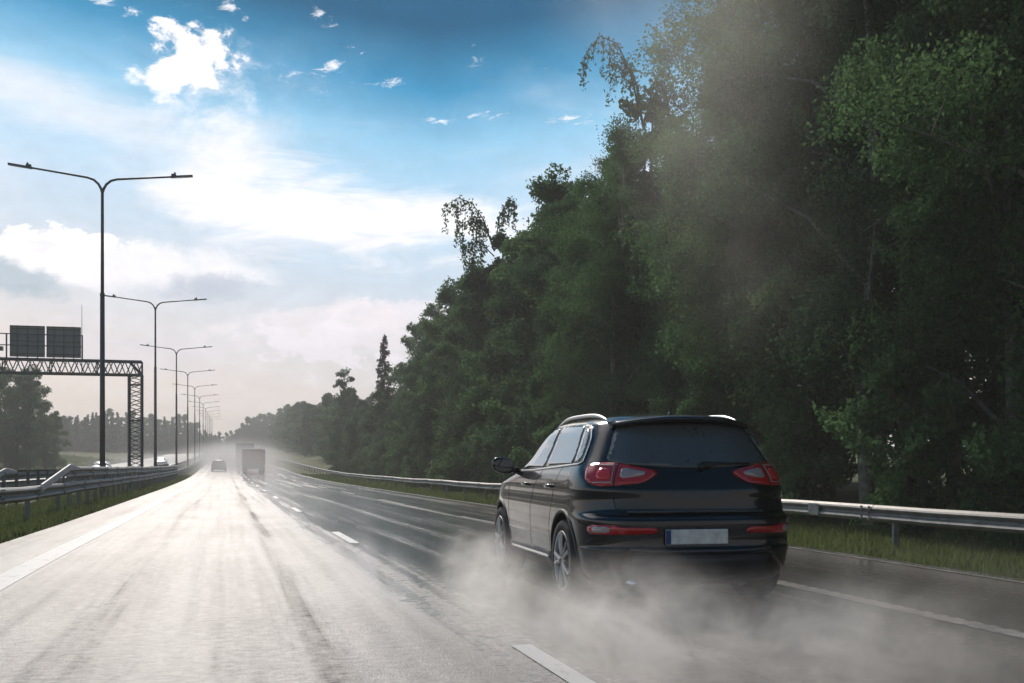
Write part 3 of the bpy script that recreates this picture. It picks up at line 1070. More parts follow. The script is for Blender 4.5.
def make_car(paint, loc, rot, label, detail=True, zs=1.0, ws=1.0, ls=1.0, name='car'):
    global bvh
    root = empty(name, (0, 0, 0))
    tag(root, label, 'car')
    V, F = body_mesh(120 if detail else 44, zs, ws, ls)
    body = mesh_np('body', V, F, paint, root, True)
    bm = bmesh.new(); bm.from_mesh(body.data); bmesh.ops.recalc_face_normals(bm, faces=bm.faces); bm.to_mesh(body.data)
    bvh = BVHTree.FromBMesh(bm); bm.free()
    body.data.materials.append(M['wellblack'])
    axles = (.90 * ls, 3.54 * ls)
    rad = .355
    cut = []
    for s in axles:
        for sd_ in (-1, 1):
            c_ = MB().lathe([(.001, .0), (.405, .0), (.405, .6), (.001, .6)], 40, 'x', c=(sd_ * .9 * ws - .3, s, rad + .01))
            cu = mesh_np('cutter', c_.V, c_.F, M['wellblack'], None)
            b3 = bmesh.new(); b3.from_mesh(cu.data); bmesh.ops.remove_doubles(b3, verts=b3.verts, dist=.003)
            bmesh.ops.recalc_face_normals(b3, faces=b3.faces); b3.to_mesh(cu.data); b3.free()
            md = body.modifiers.new('cut', 'BOOLEAN'); md.operation = 'DIFFERENCE'; md.object = cu; md.solver = 'EXACT'
            try:
                md.material_mode = 'TRANSFER'
            except Exception:
                pass
            cut.append(cu)
    dg = bpy.context.evaluated_depsgraph_get()
    dg.update()
    nm = bpy.data.meshes.new_from_object(body.evaluated_get(dg))
    body.modifiers.clear()
    body.data = nm
    for cu in cut:
        bpy.data.objects.remove(cu)
    for s in axles:
        for sd_ in (-1, 1):
            make_wheel(root, sd_ * (.93 * ws - .1125), s, rad, rad, sd_, detail)
    G = M['glass']
    z_ = lambda P: [(a * ls, q * zs) for a, q in P]
    fr = [(3.02, 1.125), (2.86, 1.22), (2.62, 1.34), (2.36, 1.455), (2.18, 1.50), (2.10, 1.515), (2.13, 1.135)]
    fr = [(3.04, 1.125), (2.92, 1.22), (2.74, 1.34), (2.54, 1.44), (2.36, 1.49), (1.86, 1.525), (1.78, 1.145)]
    rr = [(1.70, 1.15), (1.78, 1.528), (1.4, 1.53), (1.02, 1.515), (.84, 1.18)]
    qt = [(.965, 1.508), (.86, 1.485), (.76, 1.42), (.665, 1.22), (.79, 1.19)]
    for sd_ in (-1, 1):
        if detail:
            fp = [(3.13, 1.10), (2.96, 1.245), (2.78, 1.36), (2.56, 1.47), (2.32, 1.525), (2.12, 1.54), (1.6, 1.555), (1.05, 1.543), (.80, 1.505), (.68, 1.40), (.58, 1.19), (1.2, 1.16), (2.2, 1.115)]
            fr_o = patch('window_surround', z_(fp), 'side', M['plastic'], root, .002, sd_)
        for P in ((fr, rr, qt) if detail else (fr, rr)):
            patch('side_window', z_(P), 'side', G, root, .006 if detail else .006, sd_, .03 if detail else .12)
    rw = [(-.69, 1.215), (-.645, 1.30), (-.595, 1.42), (-.555, 1.495), (-.3, 1.512), (0, 1.515), (.3, 1.512), (.555, 1.495), (.595, 1.42), (.645, 1.30), (.69, 1.215), (.62, 1.185), (.3, 1.160), (0, 1.152), (-.3, 1.160), (-.62, 1.185)]
    patch('rear_window', [(a * ws, q * zs) for a, q in rw], 'rear', M['rearglass'], root, .007, 1, .03 if detail else .12)
    wsn = [(-.66, 1.16), (-.50, 1.49), (.50, 1.49), (.66, 1.16), (0, 1.14)]
    # windscreen, seen from the front
    Pw = [Vector((a * ws, q * zs)) for a, q in wsn]
    V2 = []
    for p in Pw:
        hit, nrm, _, _ = bvh.ray_cast(Vector((p.x, 6, p.y)), Vector((0, -1, 0)))
        V2.append(hit + Vector((0, .012, .012)))
    mesh_np('windscreen', V2 + [v - Vector((0, .02, .02)) for v in V2], [(0, 1, 2, 3, 4), (9, 8, 7, 6, 5), (0, 4, 9, 5), (4, 3, 8, 9), (3, 2, 7, 8), (2, 1, 6, 7), (1, 0, 5, 6)], G, root)
    if not detail:
        for sd_ in (-1, 1):
            patch('tail_light', [(.52 * ws, .98 * zs), (.52 * ws, 1.08 * zs), (.80 * ws, 1.12 * zs), (.80 * ws, .94 * zs)], 'rear', M['red'], root, .01, sd_, .1)
            patch('headlight', [(.55, .75), (.55, .85), (.8, .88), (.8, .76)], 'rear', M['clear'], root, .0, sd_, .1)
            hl = MB().box(sd_ * .66 * ws, 4.22 * ls, .78 * zs, .28, .12, .13).build('headlight', M['clear'], root)
        root.location = loc; root.rotation_euler = (0, 0, rot)
        return root
    # ---- the near car's details
    for sd_ in (-1, 1):
        # tail lamp wrapping round the corner
        ang = 42; org = (.70, .22)
        tl = patch('tail_light', [(-.215, 1.03), (-.295, 1.095), (-.29, 1.128), (-.02, 1.188), (.10, 1.194), (.25, 1.182), (.275, 1.13), (.25, 1.04), (.13, 1.0), (-.02, 1.008)], 'diag', M['red'], root, .010, sd_, .025, ang, .02, 1, org)
        patch('reverse_lens', [(-.205, 1.082), (-.225, 1.118), (-.04, 1.153), (-.04, 1.062)], 'diag', M['clear'], tl, .0155, sd_, .03, ang, .008, 1, org)
        patch('lens_divider', strip_poly([(-.005, 1.185), (0, .997)], .010), 'diag', M['plastic'], tl, .0145, sd_, .03, ang, .008, 0, org)
        patch('light_cell', [(.035, 1.055), (.035, 1.14), (.15, 1.145), (.15, 1.055)], 'diag', M['redbright'], tl, .0155, sd_, .03, ang, .008, 1, org)
        ring = [(.005, 1.025), (.005, 1.158), (.185, 1.160)]
        patch('light_guide', strip_poly([(.19, 1.168), (.018, 1.166), (.018, 1.035), (.17, 1.028)], .009), 'diag', M['clear'], tl, .0162, sd_, .02, ang, .008, 0, org)
        # bumper reflector
        rf = patch('bumper_light', [(-.37, .635), (-.36, .682), (-.12, .682), (-.06, .70), (.16, .696), (.20, .66), (.15, .622), (-.12, .625)], 'diag', M['red'], root, .006, sd_, .03, ang, .014, 1, org)
        patch('fog_lens', [(-.02, .637), (-.02, .688), (.14, .685), (.14, .635)], 'diag', M['clear'], rf, .009, sd_, .03, ang, .008, 1, org)
        # chrome strip under the windows and along the sill
        patch('belt_trim', strip_poly([(3.08, 1.102), (2.2, 1.118), (1.2, 1.158), (.66, 1.182), (.60, 1.20), (.69, 1.39), (.78, 1.48), (.86, 1.515)], .013), 'side', M['chrome'], root, .010, sd_, .04, round_=0)
        patch('sill_trim', strip_poly([(1.42, .352), (3.05, .340)], .030), 'side', M['chrome'], root, .018, sd_, .08, round_=0, thick=.02)
        patch('sill_cladding', [(1.34, .23), (1.34, .40), (3.1, .39), (3.1, .23)], 'side', M['plastic'], root, .012, sd_, .06, round_=1, thick=.02)
        # door and fuel seams
        for nm_, pts in (('door_seam', [(1.10, 1.16), (1.22, .95), (1.30, .80), (1.37, .66), (1.40, .41)]), ('door_seam', [(1.76, 1.12), (1.98, .95), (2.10, .8), (2.13, .41)]),
                         ('door_seam', [(3.04, 1.08), (3.10, .9), (3.09, .6), (3.03, .41)])):
            patch(nm_, strip_poly(pts, .007), 'side', M['wellblack'], root, .0015, sd_, .05, round_=0, thick=.006)
        # handles
        for hs in (1.36, 2.28):
            hh = MB()
            xw = sd_ * .945
            hh.tube([(xw - sd_ * .03, hs - .10, .985), (xw, hs - .075, .988), (xw + sd_ * .004, hs, .990), (xw, hs + .075, .988), (xw - sd_ * .03, hs + .10, .985)], [.014, .016, .017, .016, .014], 8)
            hh.build('door_handle', paint, root, True)
        # roof rail
        rp = []
        for t in np.linspace(0, 1, 15):
            s = .62 + 1.75 * t
            hit, _, _, _ = bvh.ray_cast(Vector((sd_ * (.60 - .03 * abs(t - .5)), s, 3)), Vector((0, 0, -1)))
            zz = hit.z if hit else 1.56
            lift = .046 * (1 - abs(2 * t - 1) ** 2.4)
            rp.append((sd_ * (.60 - .03 * abs(t - .5)), s, zz + lift - .004))
        MB().tube(rp, [.006, .010, .014] + [.017] * 9 + [.014, .010, .006], 10).build('roof_rail', M['rail_metal'], root, True)
        # mirror
        mm = bmesh.new()
        bmesh.ops.create_uvsphere(mm, u_segments=20, v_segments=14, radius=1)
        for v in mm.verts:
            q = v.co
            fx = math.copysign(abs(q.x) ** .75, q.x); fz = math.copysign(abs(q.z) ** .75, q.z)
            yy = q.y * (.105 if q.y > 0 else .035)
            v.co = Vector((sd_ * 1.035 + fx * .118, 2.86 + yy, 1.165 + fz * .082 + fx * sd_ * .012))
        me = bpy.data.meshes.new('mirror_housing'); mm.to_mesh(me); mm.free(); me.materials.append(paint)
        me.polygons.foreach_set('use_smooth', [True] * len(me.polygons))
        mo = link(bpy.data.objects.new('wing_mirror', me), root)
        mg = MB()
        ring_ = [(sd_ * 1.035 + math.copysign(abs(math.cos(a)) ** .7, math.cos(a)) * .098, 2.823, 1.165 + math.copysign(abs(math.sin(a)) ** .7, math.sin(a)) * .064) for a in np.linspace(0, 2 * math.pi, 24, endpoint=False)]
        ring2 = [(a, b_ + .02, c_) for a, b_, c_ in ring_]
        mg.add(ring_ + ring2, [tuple(range(24)), tuple(range(24, 48))[::-1]] + [(i, (i + 1) % 24, 24 + (i + 1) % 24, 24 + i) for i in range(24)])
        mg.build('mirror_glass', M['glass'], mo)
        MB().tube([(sd_ * .87, 2.86, 1.11), (sd_ * .96, 2.86, 1.125)], [.035, .028], 8).build('mirror_arm', M['plastic'], mo, True)
        # arch lips
        for s in axles:
            a_ = np.linspace(R(-22), R(202), 30)
            ins = []; pts = []
            for q in a_:
                yy = s + .418 * math.cos(q); zz = rad + .01 + .418 * math.sin(q)
                hit, nrm, _, _ = bvh.ray_cast(Vector((sd_ * 2, yy, max(zz, .22))), Vector((-sd_, 0, 0)))
                xx = hit.x if hit else sd_ * .85
                pts.append((xx - sd_ * .004, yy, zz))
            MB().tube(pts, .017, 8).build('arch_lip', M['plastic'], root, True)
    # number plate
    pl = bevel(MB().box(-.06, .008, .608, .525, .014, .118).build('number_plate', M['plate'], root), .004, 1)
    MB().box(-.302, -.0005, .608, .042, .006, .110).build('country_band', M['blue'], pl)
    # tailgate: seams, garnish ledge, wiper, spoiler, antenna, bumper details
    patch('tailgate_seam', strip_poly([(-.71, 1.175), (-.70, 1.0), (-.66, .81), (-.6, .792), (.6, .792), (.66, .81), (.70, 1.0), (.71, 1.175)], .006), 'rear', M['wellblack'], root, .001, 1, .05, round_=0, thick=.006)
    patch('tailgate_trim', strip_poly([(-.58, .80), (0, .806), (.58, .80)], .016), 'rear', M['greypaint'], root, .010, 1, .05, round_=0, thick=.014)
    sb = MB()
    nP = 31
    up_ = []
    for i in range(nP):
        x = -.60 + 1.20 * i / (nP - 1)
        e2 = abs(x / .60)
        y0 = .285 + .22 * e2 ** 3.2
        zt = 1.592 - .052 * e2 ** 2.2
        up_.append((x, y0, zt))
    secs = []
    for (x, y0, zt) in up_:
        secs += [(x, y0 + .40, zt + .002), (x, y0 + .12, zt - .002), (x, y0 + .01, zt - .022), (x, y0, zt - .040), (x, y0 + .03, zt - .058), (x, y0 + .18, zt - .045), (x, y0 + .40, zt - .03)]
    Fs = []
    for i in range(nP - 1):
        for k2 in range(7):
            a = i * 7 + k2; b2 = i * 7 + (k2 + 1) % 7
            Fs.append((a, b2, b2 + 7, a + 7))
    Fs += [tuple(range(7)), tuple((nP - 1) * 7 + k2 for k2 in range(7))[::-1]]
    sp_ = mesh_np('spoiler', secs, Fs, paint, root, True)
    # wiper
    def rear_pt(x, z, off=.02):
        hit, nrm, _, _ = bvh.ray_cast(Vector((x, -1.5, z)), Vector((0, 1, 0)))
        return hit - Vector((0, off, 0))
    wp = MB()
    wp.tube([rear_pt(.06, 1.165, .03), rear_pt(.20, 1.19, .035), rear_pt(.47, 1.185, .03)], [.018, .013, .006], 8)
    wp.tube([rear_pt(.07, 1.200, .014), rear_pt(.50, 1.190, .014)], .008, 6)
    wp.tube([rear_pt(.055, 1.165, .0), rear_pt(.055, 1.165, .045)], .028, 12)
    wp.build('rear_wiper', M['plastic'], root, True)
    an = MB()
    an.tube([(0, .80, 1.585), (0, .77, 1.625)], [.022, .012], 8)
    an.tube([(0, .77, 1.62), (0, .63, 1.79)], [.004, .0025], 6)
    an.build('antenna', M['plastic'], root, True)
    # lower bumper: skid plate line, exhausts
    patch('bumper_trim', strip_poly([(-.60, .512), (-.42, .497), (-.2, .492), (.2, .492), (.42, .497), (.60, .512)], .012), 'rear', M['greypaint'], root, .006, 1, .05, round_=0, thick=.012)
    patch('lower_valance', [(-.52, .24), (-.60, .46), (.60, .46), (.52, .24)], 'rear', M['plastic'], root, .006, 1, .06, round_=1)
    for sx_ in (-1,):
        MB().lathe([(.028, 0), (.034, 0), (.034, .25), (.028, .25)], 16, 'x', closed=True)
    ex = MB(); ex.tube([(-.55, .10, .235), (-.55, .42, .245)], .034, 14); ex.build('exhaust_pipe', M['chrome'], root, True)
    MB().box(0, 2.2, .24, 1.2, 3.4, .06).build('underbody', M['wellblack'], root)
    root.location = loc; root.rotation_euler = (0, 0, rot)
    return root


CAR = make_car(M['paint'], (3.67, 7.80, 0.0), R(-2.8), 'glossy black SUV seen from behind on the right, throwing up spray from the wet road', name='black_car')

c1 = make_car(M['greypaint'], (-.75, 134, rzf(136)), 0, 'dark car far ahead in the left lane, half lost in spray', False, .88, .96, 1.0)
for (loc, rot, lab, pt, gp) in (((-.35, 205, rzf(206)), 0, 'tiny dark car farthest ahead in the left lane', M['greypaint'], None),
                                ((-12.2, 118, rzf(116)), math.pi, 'pale car on the opposite road, just left of the gantry column', M['silver'], None),
                                ((-9.2, 168, rzf(166)), math.pi, 'hazy car on the opposite road, right of the third lamp post', M['whitepaint'], None)):
    cc = copy_tree(c1)
    cc.location = loc; cc.rotation_euler = (0, 0, rot)
    cc['label'] = lab
    for ch in [k2 for k2 in bpy.data.objects if k2.parent == cc and k2.name.startswith('body')]:
        ch.data = ch.data.copy()
        ch.data.materials[0] = pt

# ------------------------------------------------------------------ trucks far ahead


def make_truck(x, y, w, h, L_, bodymat, label, roofmat):
    g = rzf(y)
    e = empty('truck', (x, y, g))
    tag(e, label, 'truck')
    bevel(MB().box(0, L_ / 2, .95 + (h - .95) / 2, w, L_, h - .95).build('cargo_box', bodymat, e), .03, 1)
    b = MB()
    for s in (-1, 1):
        b.box(s * (w / 2 - .04), -.03, .95 + (h - .95) / 2, .08, .05, h - .95)
    b.box(0, -.03, h - .06, w, .05, .12); b.box(0, -.03, 1.0, w, .05, .12); b.box(0, -.035, .95 + (h - .95) / 2, .05, .05, h - 1.1)
    b.build('door_frame', M['truckgrey'], e)
    MB().box(0, L_ / 2, h + .03, w - .1, L_ - .1, .05).build('roof', roofmat, e)
    MB().box(0, .1, .58, w - .1, .12, .14).build('rear_bumper', M['plastic'], e)
    for s in (-1, 1):
        MB().box(s * (w / 2 - .25), .02, .80, .34, .06, .13).build('tail_light', M['red'], e)
        MB().box(s * (w / 2 - .28), .45, .52, .5, .02, .6).build('mud_flap', M['rubber'], e)
        for yy in (1.1, 2.4, L_ + .8):
            wq = MB().lathe([(.001, -.25), (.3, -.25), (.5, -.22), (.5, .22), (.3, .25), (.001, .25)], 24, 'x', c=(s * (w / 2 - .3), yy, .5))
            wq.build('wheel', M['rubber'], e, True)
    MB().box(0, L_ / 2, .85, .9, L_, .2).build('chassis', M['plastic'], e)
    bevel(MB().box(0, L_ + 1.25, 1.75, w - .1, 2.1, 2.3).build('cab', bodymat, e), .1, 2)
    return e


make_truck(3.15, 125, 2.5, 2.62, 7, M['truckred'], 'low truck with a dull red rear far ahead in the middle lane', M['truckgrey'])
make_truck(2.75, 158, 2.5, 3.55, 9, M['truckgrey'], 'taller grey box truck with a white roof edge ahead of the red one', M['white'])

# ------------------------------------------------------------------ trees


def leaves(P, size, rngl, elong=1.5, flat=0.0, droop=.3):
    """rhombic leaves at points P"""
    n = len(P)
    a = rngl.normal(size=(n, 3)); a[:, 2] -= droop
    a /= np.linalg.norm(a, axis=1)[:, None]
    b = rngl.normal(size=(n, 3)); b -= a * (a * b).sum(1)[:, None]
    b /= np.linalg.norm(b, axis=1)[:, None]
    s = size * rngl.uniform(.6, 1.3, n)[:, None]
    V = np.stack([P - a * s * .5 * elong, P + b * s * .42, P + a * s * .5 * elong, P - b * s * .42], 1).reshape(-1, 3)
    F = np.arange(4 * n).reshape(n, 4)
    return V, F


def tree_proto(name, seed, H, Rr, low, nclump, nleaf, size, leafmat, barkmat, shape='round', clump_r=(.45, .95), trunk_r=.16):
    """returns (trunk mesh, crown mesh). low = lowest crown height"""
    g = np.random.default_rng(seed)
    e = empty(name, (0, 0, 0))
    b = MB()
    # trunk with slight sway
    sw = g.normal(0, .12, (8, 2)).cumsum(0)
    tp = [(sw[i, 0], sw[i, 1], H * .93 * i / 7 - (.3 if i == 0 else 0)) for i in range(8)]
    b.tube(tp, [trunk_r * (1 - .85 * i / 7) + .015 for i in range(8)], 8)

    def trunk_at(z):
        t = np.clip(z / (H * .93) * 7, 0, 6.999); i = int(t)
        return np.array(tp[i]) * (1 - (t - i)) + np.array(tp[i + 1]) * (t - i)
    C = []; RC = []
    nb_ = max(9, nclump // 5)
    for k_ in range(nb_):                                  # boughs, each a rounded mass of its own
        t = (k_ + g.uniform(0, 1)) / nb_
        z = low + (H - low) * t * .95
        if shape == 'round':
            env = math.sin(math.pi * min(1, (t * .86 + .17))) ** .65
        elif shape == 'tall':
            env = (1 - t) ** .55 * .9 + .12
        else:
            env = (1 - t) ** .8 + .06
        rad = Rr * env * g.uniform(.45, .88)
        an = k_ * 2.4 + g.uniform(-.6, .6)
        c0 = np.array([rad * math.cos(an), rad * math.sin(an), z]) + np.append(trunk_at(z)[:2] * .8, 0)
        br = g.uniform(.28, .42) * Rr * (.55 + .45 * env)
        zb = max(low * .5, z - rad * g.uniform(.5, 1.0) - .2)
        a = trunk_at(max(zb, .3)); m_ = (a + c0) / 2 + np.array([0, 0, .15 * rad])
        b.tube([tuple(a), tuple(m_), tuple(c0)], [.06, .04, .014], 5, cap=False)
        for q_ in range(max(4, int(nclump / nb_ * 1.6))):
            dv = g.normal(size=3); dv[2] = dv[2] * .8 + .25; dv /= np.linalg.norm(dv)
            cc_ = c0 + dv * br * np.array([1, 1, .72]) * g.uniform(.55, 1.05)
            C.append(cc_); RC.append(g.uniform(*clump_r) * .52)
            if q_ % 3 == 0:
                b.tube([tuple(c0), tuple(cc_)], [.018, .006], 4, cap=False)
    # inner filling round the trunk
    for q_ in range(nclump // 4):
        z = low + (H - low) * g.uniform(0, .85); an = g.uniform(0, 6.28); rad = Rr * .35 * g.uniform(0, 1)
        C.append(np.array([rad * math.cos(an), rad * math.sin(an), z])); RC.append(clump_r[1] * .7)
    C.append(np.array([*trunk_at(H * .93)[:2], H - .5])); RC.append(.55)
    C = np.array(C); RC = np.array(RC)
    w = RC ** 2; w /= w.sum()
    idx = g.choice(len(C), nleaf, p=w)
    d = g.normal(size=(nleaf, 3)); d /= np.linalg.norm(d, axis=1)[:, None]
    rr_ = g.uniform(.35, 1.0, nleaf) ** .5 * (1 + .22 * g.normal(size=nleaf).clip(-1, 2.4))
    P = C[idx] + d * (rr_ * RC[idx])[:, None] * np.array([1.05, 1.05, .78])
    # twiggy lumps
    P += .16 * np.sin(P[:, [1, 2, 0]] * 4.1 + seed) + .07 * np.sin(P[:, [2, 0, 1]] * 11.3)
    V, F = leaves(P, size, g)
    b.build('trunk', barkmat, e, True)
    mesh_fast('crown', V, F, leafmat, e)
    return e


def conifer_proto(name, seed, H, Rr, nleaf, size, leafmat, barkmat, low=.6, rag=.25):
    g = np.random.default_rng(seed)
    e = empty(name, (0, 0, 0))
    b = MB(); b.tube([(0, 0, -.3), (0, 0, H * .5), (0, 0, H)], [.17, .1, .02], 8)
    Ps = []
    z = low
    while z < H - .25:
        t = (z - low) / (H - low)
        nb = int(5 + 3 * (1 - t))
        for k_ in range(nb):
            an = g.uniform(0, 2 * math.pi); ln = Rr * (1 - t) ** .85 * g.uniform(1 - 2 * rag, 1 + rag * .5) + .15; zb_ = z + g.normal(0, .13)
            n = int(nleaf * (ln / Rr) / 110)
            q = g.uniform(.1, 1, max(6, n)) ** .8
            lat = g.normal(0, .16, len(q)) * (.35 + ln * .3) * (1.1 - q)
            px = q * ln * math.cos(an) - lat * math.sin(an); py = q * ln * math.sin(an) + lat * math.cos(an)
            pz = zb_ - .28 * q * ln + .16 * q ** 3 * ln - np.abs(g.normal(0, .17, len(q)))
            Ps.append(np.stack([px, py, pz], 1))
            b.tube([(0, 0, zb_), (ln * math.cos(an), ln * math.sin(an), zb_ - .14 * ln)], [.03, .006], 4, cap=False)
        z += .34 + .2 * (1 - t)
    P = np.concatenate(Ps)
    V, F = leaves(P, size, g, 2.6)
    b.build('trunk', barkmat, e, True)
    mesh_fast('crown', V, F, leafmat, e)
    return e


def weeping(parent, arcs, seed, n_str=10, barkmat=None, leafsize=.10):
    """arching top branches with hanging leafy twigs; arcs: list of 3D polylines relative to the tree"""
    g = np.random.default_rng(seed)
    b = MB(); Ps = []
    for arc in arcs:
        arc = [Vector(p) for p in arc]
        b.tube(arc, [.032 * (1 - .8 * i / (len(arc) - 1)) + .008 for i in range(len(arc))], 5)
        for k_ in range(n_str):
            t = (.3 + .7 * k_ / (n_str - 1)) * (len(arc) - 1) * .999
            i = int(t); p = arc[i].lerp(arc[i + 1], t - i)
            ln = g.uniform(.5, 1.7)
            dx, dy = g.normal(0, .12, 2)
            end = p + Vector((dx * ln, dy * ln, -ln))
            b.tube([p, p.lerp(end, .5) + Vector((dx * .4, dy * .4, 0)), end], [.012, .009, .004], 4, cap=False)
            m = int(ln * 36)
            q = g.uniform(0.05, 1, m)[:, None]
            Ps.append(np.array(p)[None] * (1 - q) + np.array(end)[None] * q + g.normal(0, .09, (m, 3)))
        q = g.uniform(.2, 1, 60) * (len(arc) - 1) * .999
        for t in q:
            i = int(t); Ps.append(np.array(arc[i].lerp(arc[i + 1], t - i))[None] + g.normal(0, .1, (1, 3)))
    V, F = leaves(np.concatenate(Ps), leafsize, g, 1.5, droop=.8)
    b.build('weeping_branch', barkmat or M['bark'], parent, True)
    mesh_fast('weeping_foliage', V, F, M['leafdark'], parent)


FAST_TREES = 1.0
near_p = [tree_proto('broadleaf_tree', 11 + i, h, r_, lo, nc, int(nl), sz, M[lm], M[bk], 'round', (.55, 1.35))
          for i, (h, r_, lo, nc, nl, sz, lm, bk) in enumerate([
              (16.5, 3.6, 2.2, 100, 92000, .068, 'leaf', 'bark'), (17.5, 3.9, 3.0, 105, 98000, .066, 'leafdark', 'birch'),
              (15.5, 3.3, 1.6, 90, 86000, .068, 'leafdark', 'bark'), (18.0, 3.8, 3.4, 105, 98000, .066, 'leaf', 'birch')])]
bush_p = [tree_proto('edge_bush', 31 + i, h, r_, .15, 46, 15000, .095, M[lm], M['bark'], 'round', (.4, .75), .05) for i, (h, r_, lm) in enumerate([(4.2, 1.9, 'leaf'), (5.6, 2.1, 'leafdark'), (3.2, 1.7, 'leaf')])]
mid_p = [tree_proto('broadleaf_tree', 41 + i, h, r_, lo, nc, 32000, .138, M[lm], M[bk], 'round', (.55, 1.35))
         for i, (h, r_, lo, nc, lm, bk) in enumerate([(15.5, 3.6, .8, 75, 'leaf', 'bark'), (14.5, 3.2, .6, 70, 'leafdark', 'bark'), (16.5, 3.7, 1.0, 80, 'leaf', 'birch')])]
far_p = [tree_proto('broadleaf_tree', 51 + i, h, r_, .4, 60, 4200, .46, M[lm], M['bark'], 'round', (.8, 1.5))
         for i, (h, r_, lm) in enumerate([(14, 3.8, 'leafdark'), (15.5, 4.2, 'leaf'), (13, 3.6, 'leafdark')])]
spruce = conifer_proto('spruce_tree', 61, 14.5, 2.5, 14000, .13, M['needle'], M['bark'])
spruce_far = conifer_proto('spruce_tree', 62, 15, 2.6, 3600, .36, M['needle'], M['bark'], .6)
used = set()


def plant(proto, x, y, s=1.0, rot=None, label=None, cat='tree', group=None, sz=None):
    if proto.name not in used:
        o = proto; used.add(proto.name)
    else:
        o = copy_tree(proto)
    o.location = (x, y, gz(x, y) - .05)
    o.rotation_euler = (0, 0, random.uniform(0, 6.28) if rot is None else rot)
    o.scale = (s, s, sz or s)
    tag(o, label, cat, group)
    return o


def hs(y):
    return float(np.interp(y, [0, 25, 28, 42, 52, 74, 79, 86, 130, 210, 400], [17.8, 17.8, 13.4, 14.6, 13.6, 13.6, 10.5, 7.6, 8.2, 9.6, 13]))


LW = 'dense leafy tree in the green wall right of the road'
GW = 'leafy trees in the wall along the right verge'
# front row (X about 14.5) and back rows
y = 1.0
while y < 46:
    plant(random.choice(near_p), 14.6 + random.uniform(-.8, .8), y, hs(y) / 17.0 * random.uniform(.9, 1.04), None, 'tall dark leafy tree close behind the right crash barrier', 'tree', 'tall near trees behind the right barrier')
    y += random.uniform(3.0, 4.0)
y = 3.0
while y < 52:
    plant(random.choice(near_p), 19.5 + random.uniform(-1, 1), y, hs(y / 1.33) / 17.0 * 1.16 * random.uniform(.93, 1.04), None, 'tall dark leafy tree in the second row behind the right barrier', 'tree', 'tall near trees, second row')
    y += random.uniform(4.2, 5.4)
y = 6.0
while y < 60:
    plant(random.choice(mid_p), 26 + random.uniform(-2, 2), y, hs(y / 1.75) / 15.6 * 1.3 * random.uniform(.93, 1.04), None, 'tree deep in the wood behind the right barrier', 'tree', 'trees deep in the wood')
    y += random.uniform(5, 6.5)
y = 3.0
while y < 60:
    plant(random.choice(bush_p), 12.9 + random.uniform(-.5, .5), y, random.uniform(.75, 1.1), None, 'green bush at the foot of the trees behind the right barrier', 'bush', 'bushes along the wood edge')
    y += random.uniform(2.2, 3.6) if y > 24 else random.uniform(2.8, 5)
y = 47.0
while y < 128:
    plant(random.choice(mid_p), 14.7 + random.uniform(-.9, .9), y, hs(y) / 15.6 * random.uniform(.86, 1.06), None, LW.replace('dense ', '') + ', front row', 'tree', GW)
    y += random.uniform(3.2, 4.2)
y = 54.0
while y < 135:
    plant(random.choice(mid_p), 19.5 + random.uniform(-1.2, 1.2), y, hs(y / 1.33) / 15.6 * 1.15 * random.uniform(.9, 1.08), None, LW.replace('dense ', '') + ', back row', 'tree', 'leafy trees in the back row of the wall')
    y += random.uniform(4.5, 6)
y = 60.0
while y < 130:
    plant(random.choice(bush_p), 13.0 + random.uniform(-.4, .4), y, random.uniform(.8, 1.0), None, 'green bush at the foot of the trees behind the right barrier', 'bush', 'bushes along the wood edge')
    y += random.uniform(3.6, 5.2)
y = 128.0
while y < 420:
    plant(random.choice(far_p), 16.5 + random.uniform(-1.5, 1.5) + .012 * (y - 128), y, hs(y) / 14.2 * random.uniform(.9, 1.12), None, 'hazy tree in the far end of the wood right of the road', 'tree', 'hazy trees at the far right')
    y += random.uniform(5, 7.5)
y = 150.0
while y < 430:
    plant(random.choice(far_p), 24 + random.uniform(-3, 3), y, hs(y / 1.4) / 14.2 * 1.15 * random.uniform(.9, 1.1), None, 'hazy tree in the far end of the wood right of the road', 'tree', 'hazy trees at the far right')
    y += random.uniform(8, 12)


def at(px, X):
    """distance along the road of the point at lateral X seen at column px"""
    d = X * 1070 / ((px - 225) * math.cos(R(YAW)))
    return (d - X * math.sin(R(YAW))) / math.cos(R(YAW))


plant(spruce, 15.5, at(384, 15.5), .98, .3, 'dark pointed spruce rising from the tree line left of the wall', 'tree')
# tall thin tree with an open crown
tt = tree_proto('broadleaf_tree', 78, 12.8, 1.9, 3.2, 75, 7500, .15, M['leafdark'], M['bark'], 'tall', (.3, .6), .09)
plant(tt, 14.2, at(341, 14.2), 1.0, 0, 'slender tree with a thin open crown at the far end of the wall', 'tree')
# weeping birches that stick out of the outline
wb = tree_proto('birch_tree', 81, 16.4, 2.6, 3.0, 90, 16000, .16, M['leafdark'], M['birch'], 'tall', (.45, .85))
weeping(wb, [[(0, 0, 14.5), (-.5, 0, 16.6), (-1.0, 0, 17.7), (-1.7, 0, 18.0), (-2.3, 0, 17.2)], [(0, 0, 14.5), (-.2, .2, 16.0), (-.5, 0, 16.9), (-1.1, .2, 17.1)], [(0, 0, 14.5), (.5, .2, 16.4), (.9, 0, 16.9), (1.3, .2, 16.2)]], 5)
plant(near_p[3], 14.8, at(748, 14.8), 1.0, .7, 'tallest leafy tree, its crown cut by the top of the picture left of the mist', 'tree')
plant(wb, 15.2, at(643, 15.2), .97, R(-15), 'birch whose bare drooping top arches out above the wall of trees', 'tree')
wb2 = tree_proto('birch_tree', 82, 14.6, 2.4, 2.0, 80, 14000, .18, M['leafdark'], M['birch'], 'tall', (.45, .85))
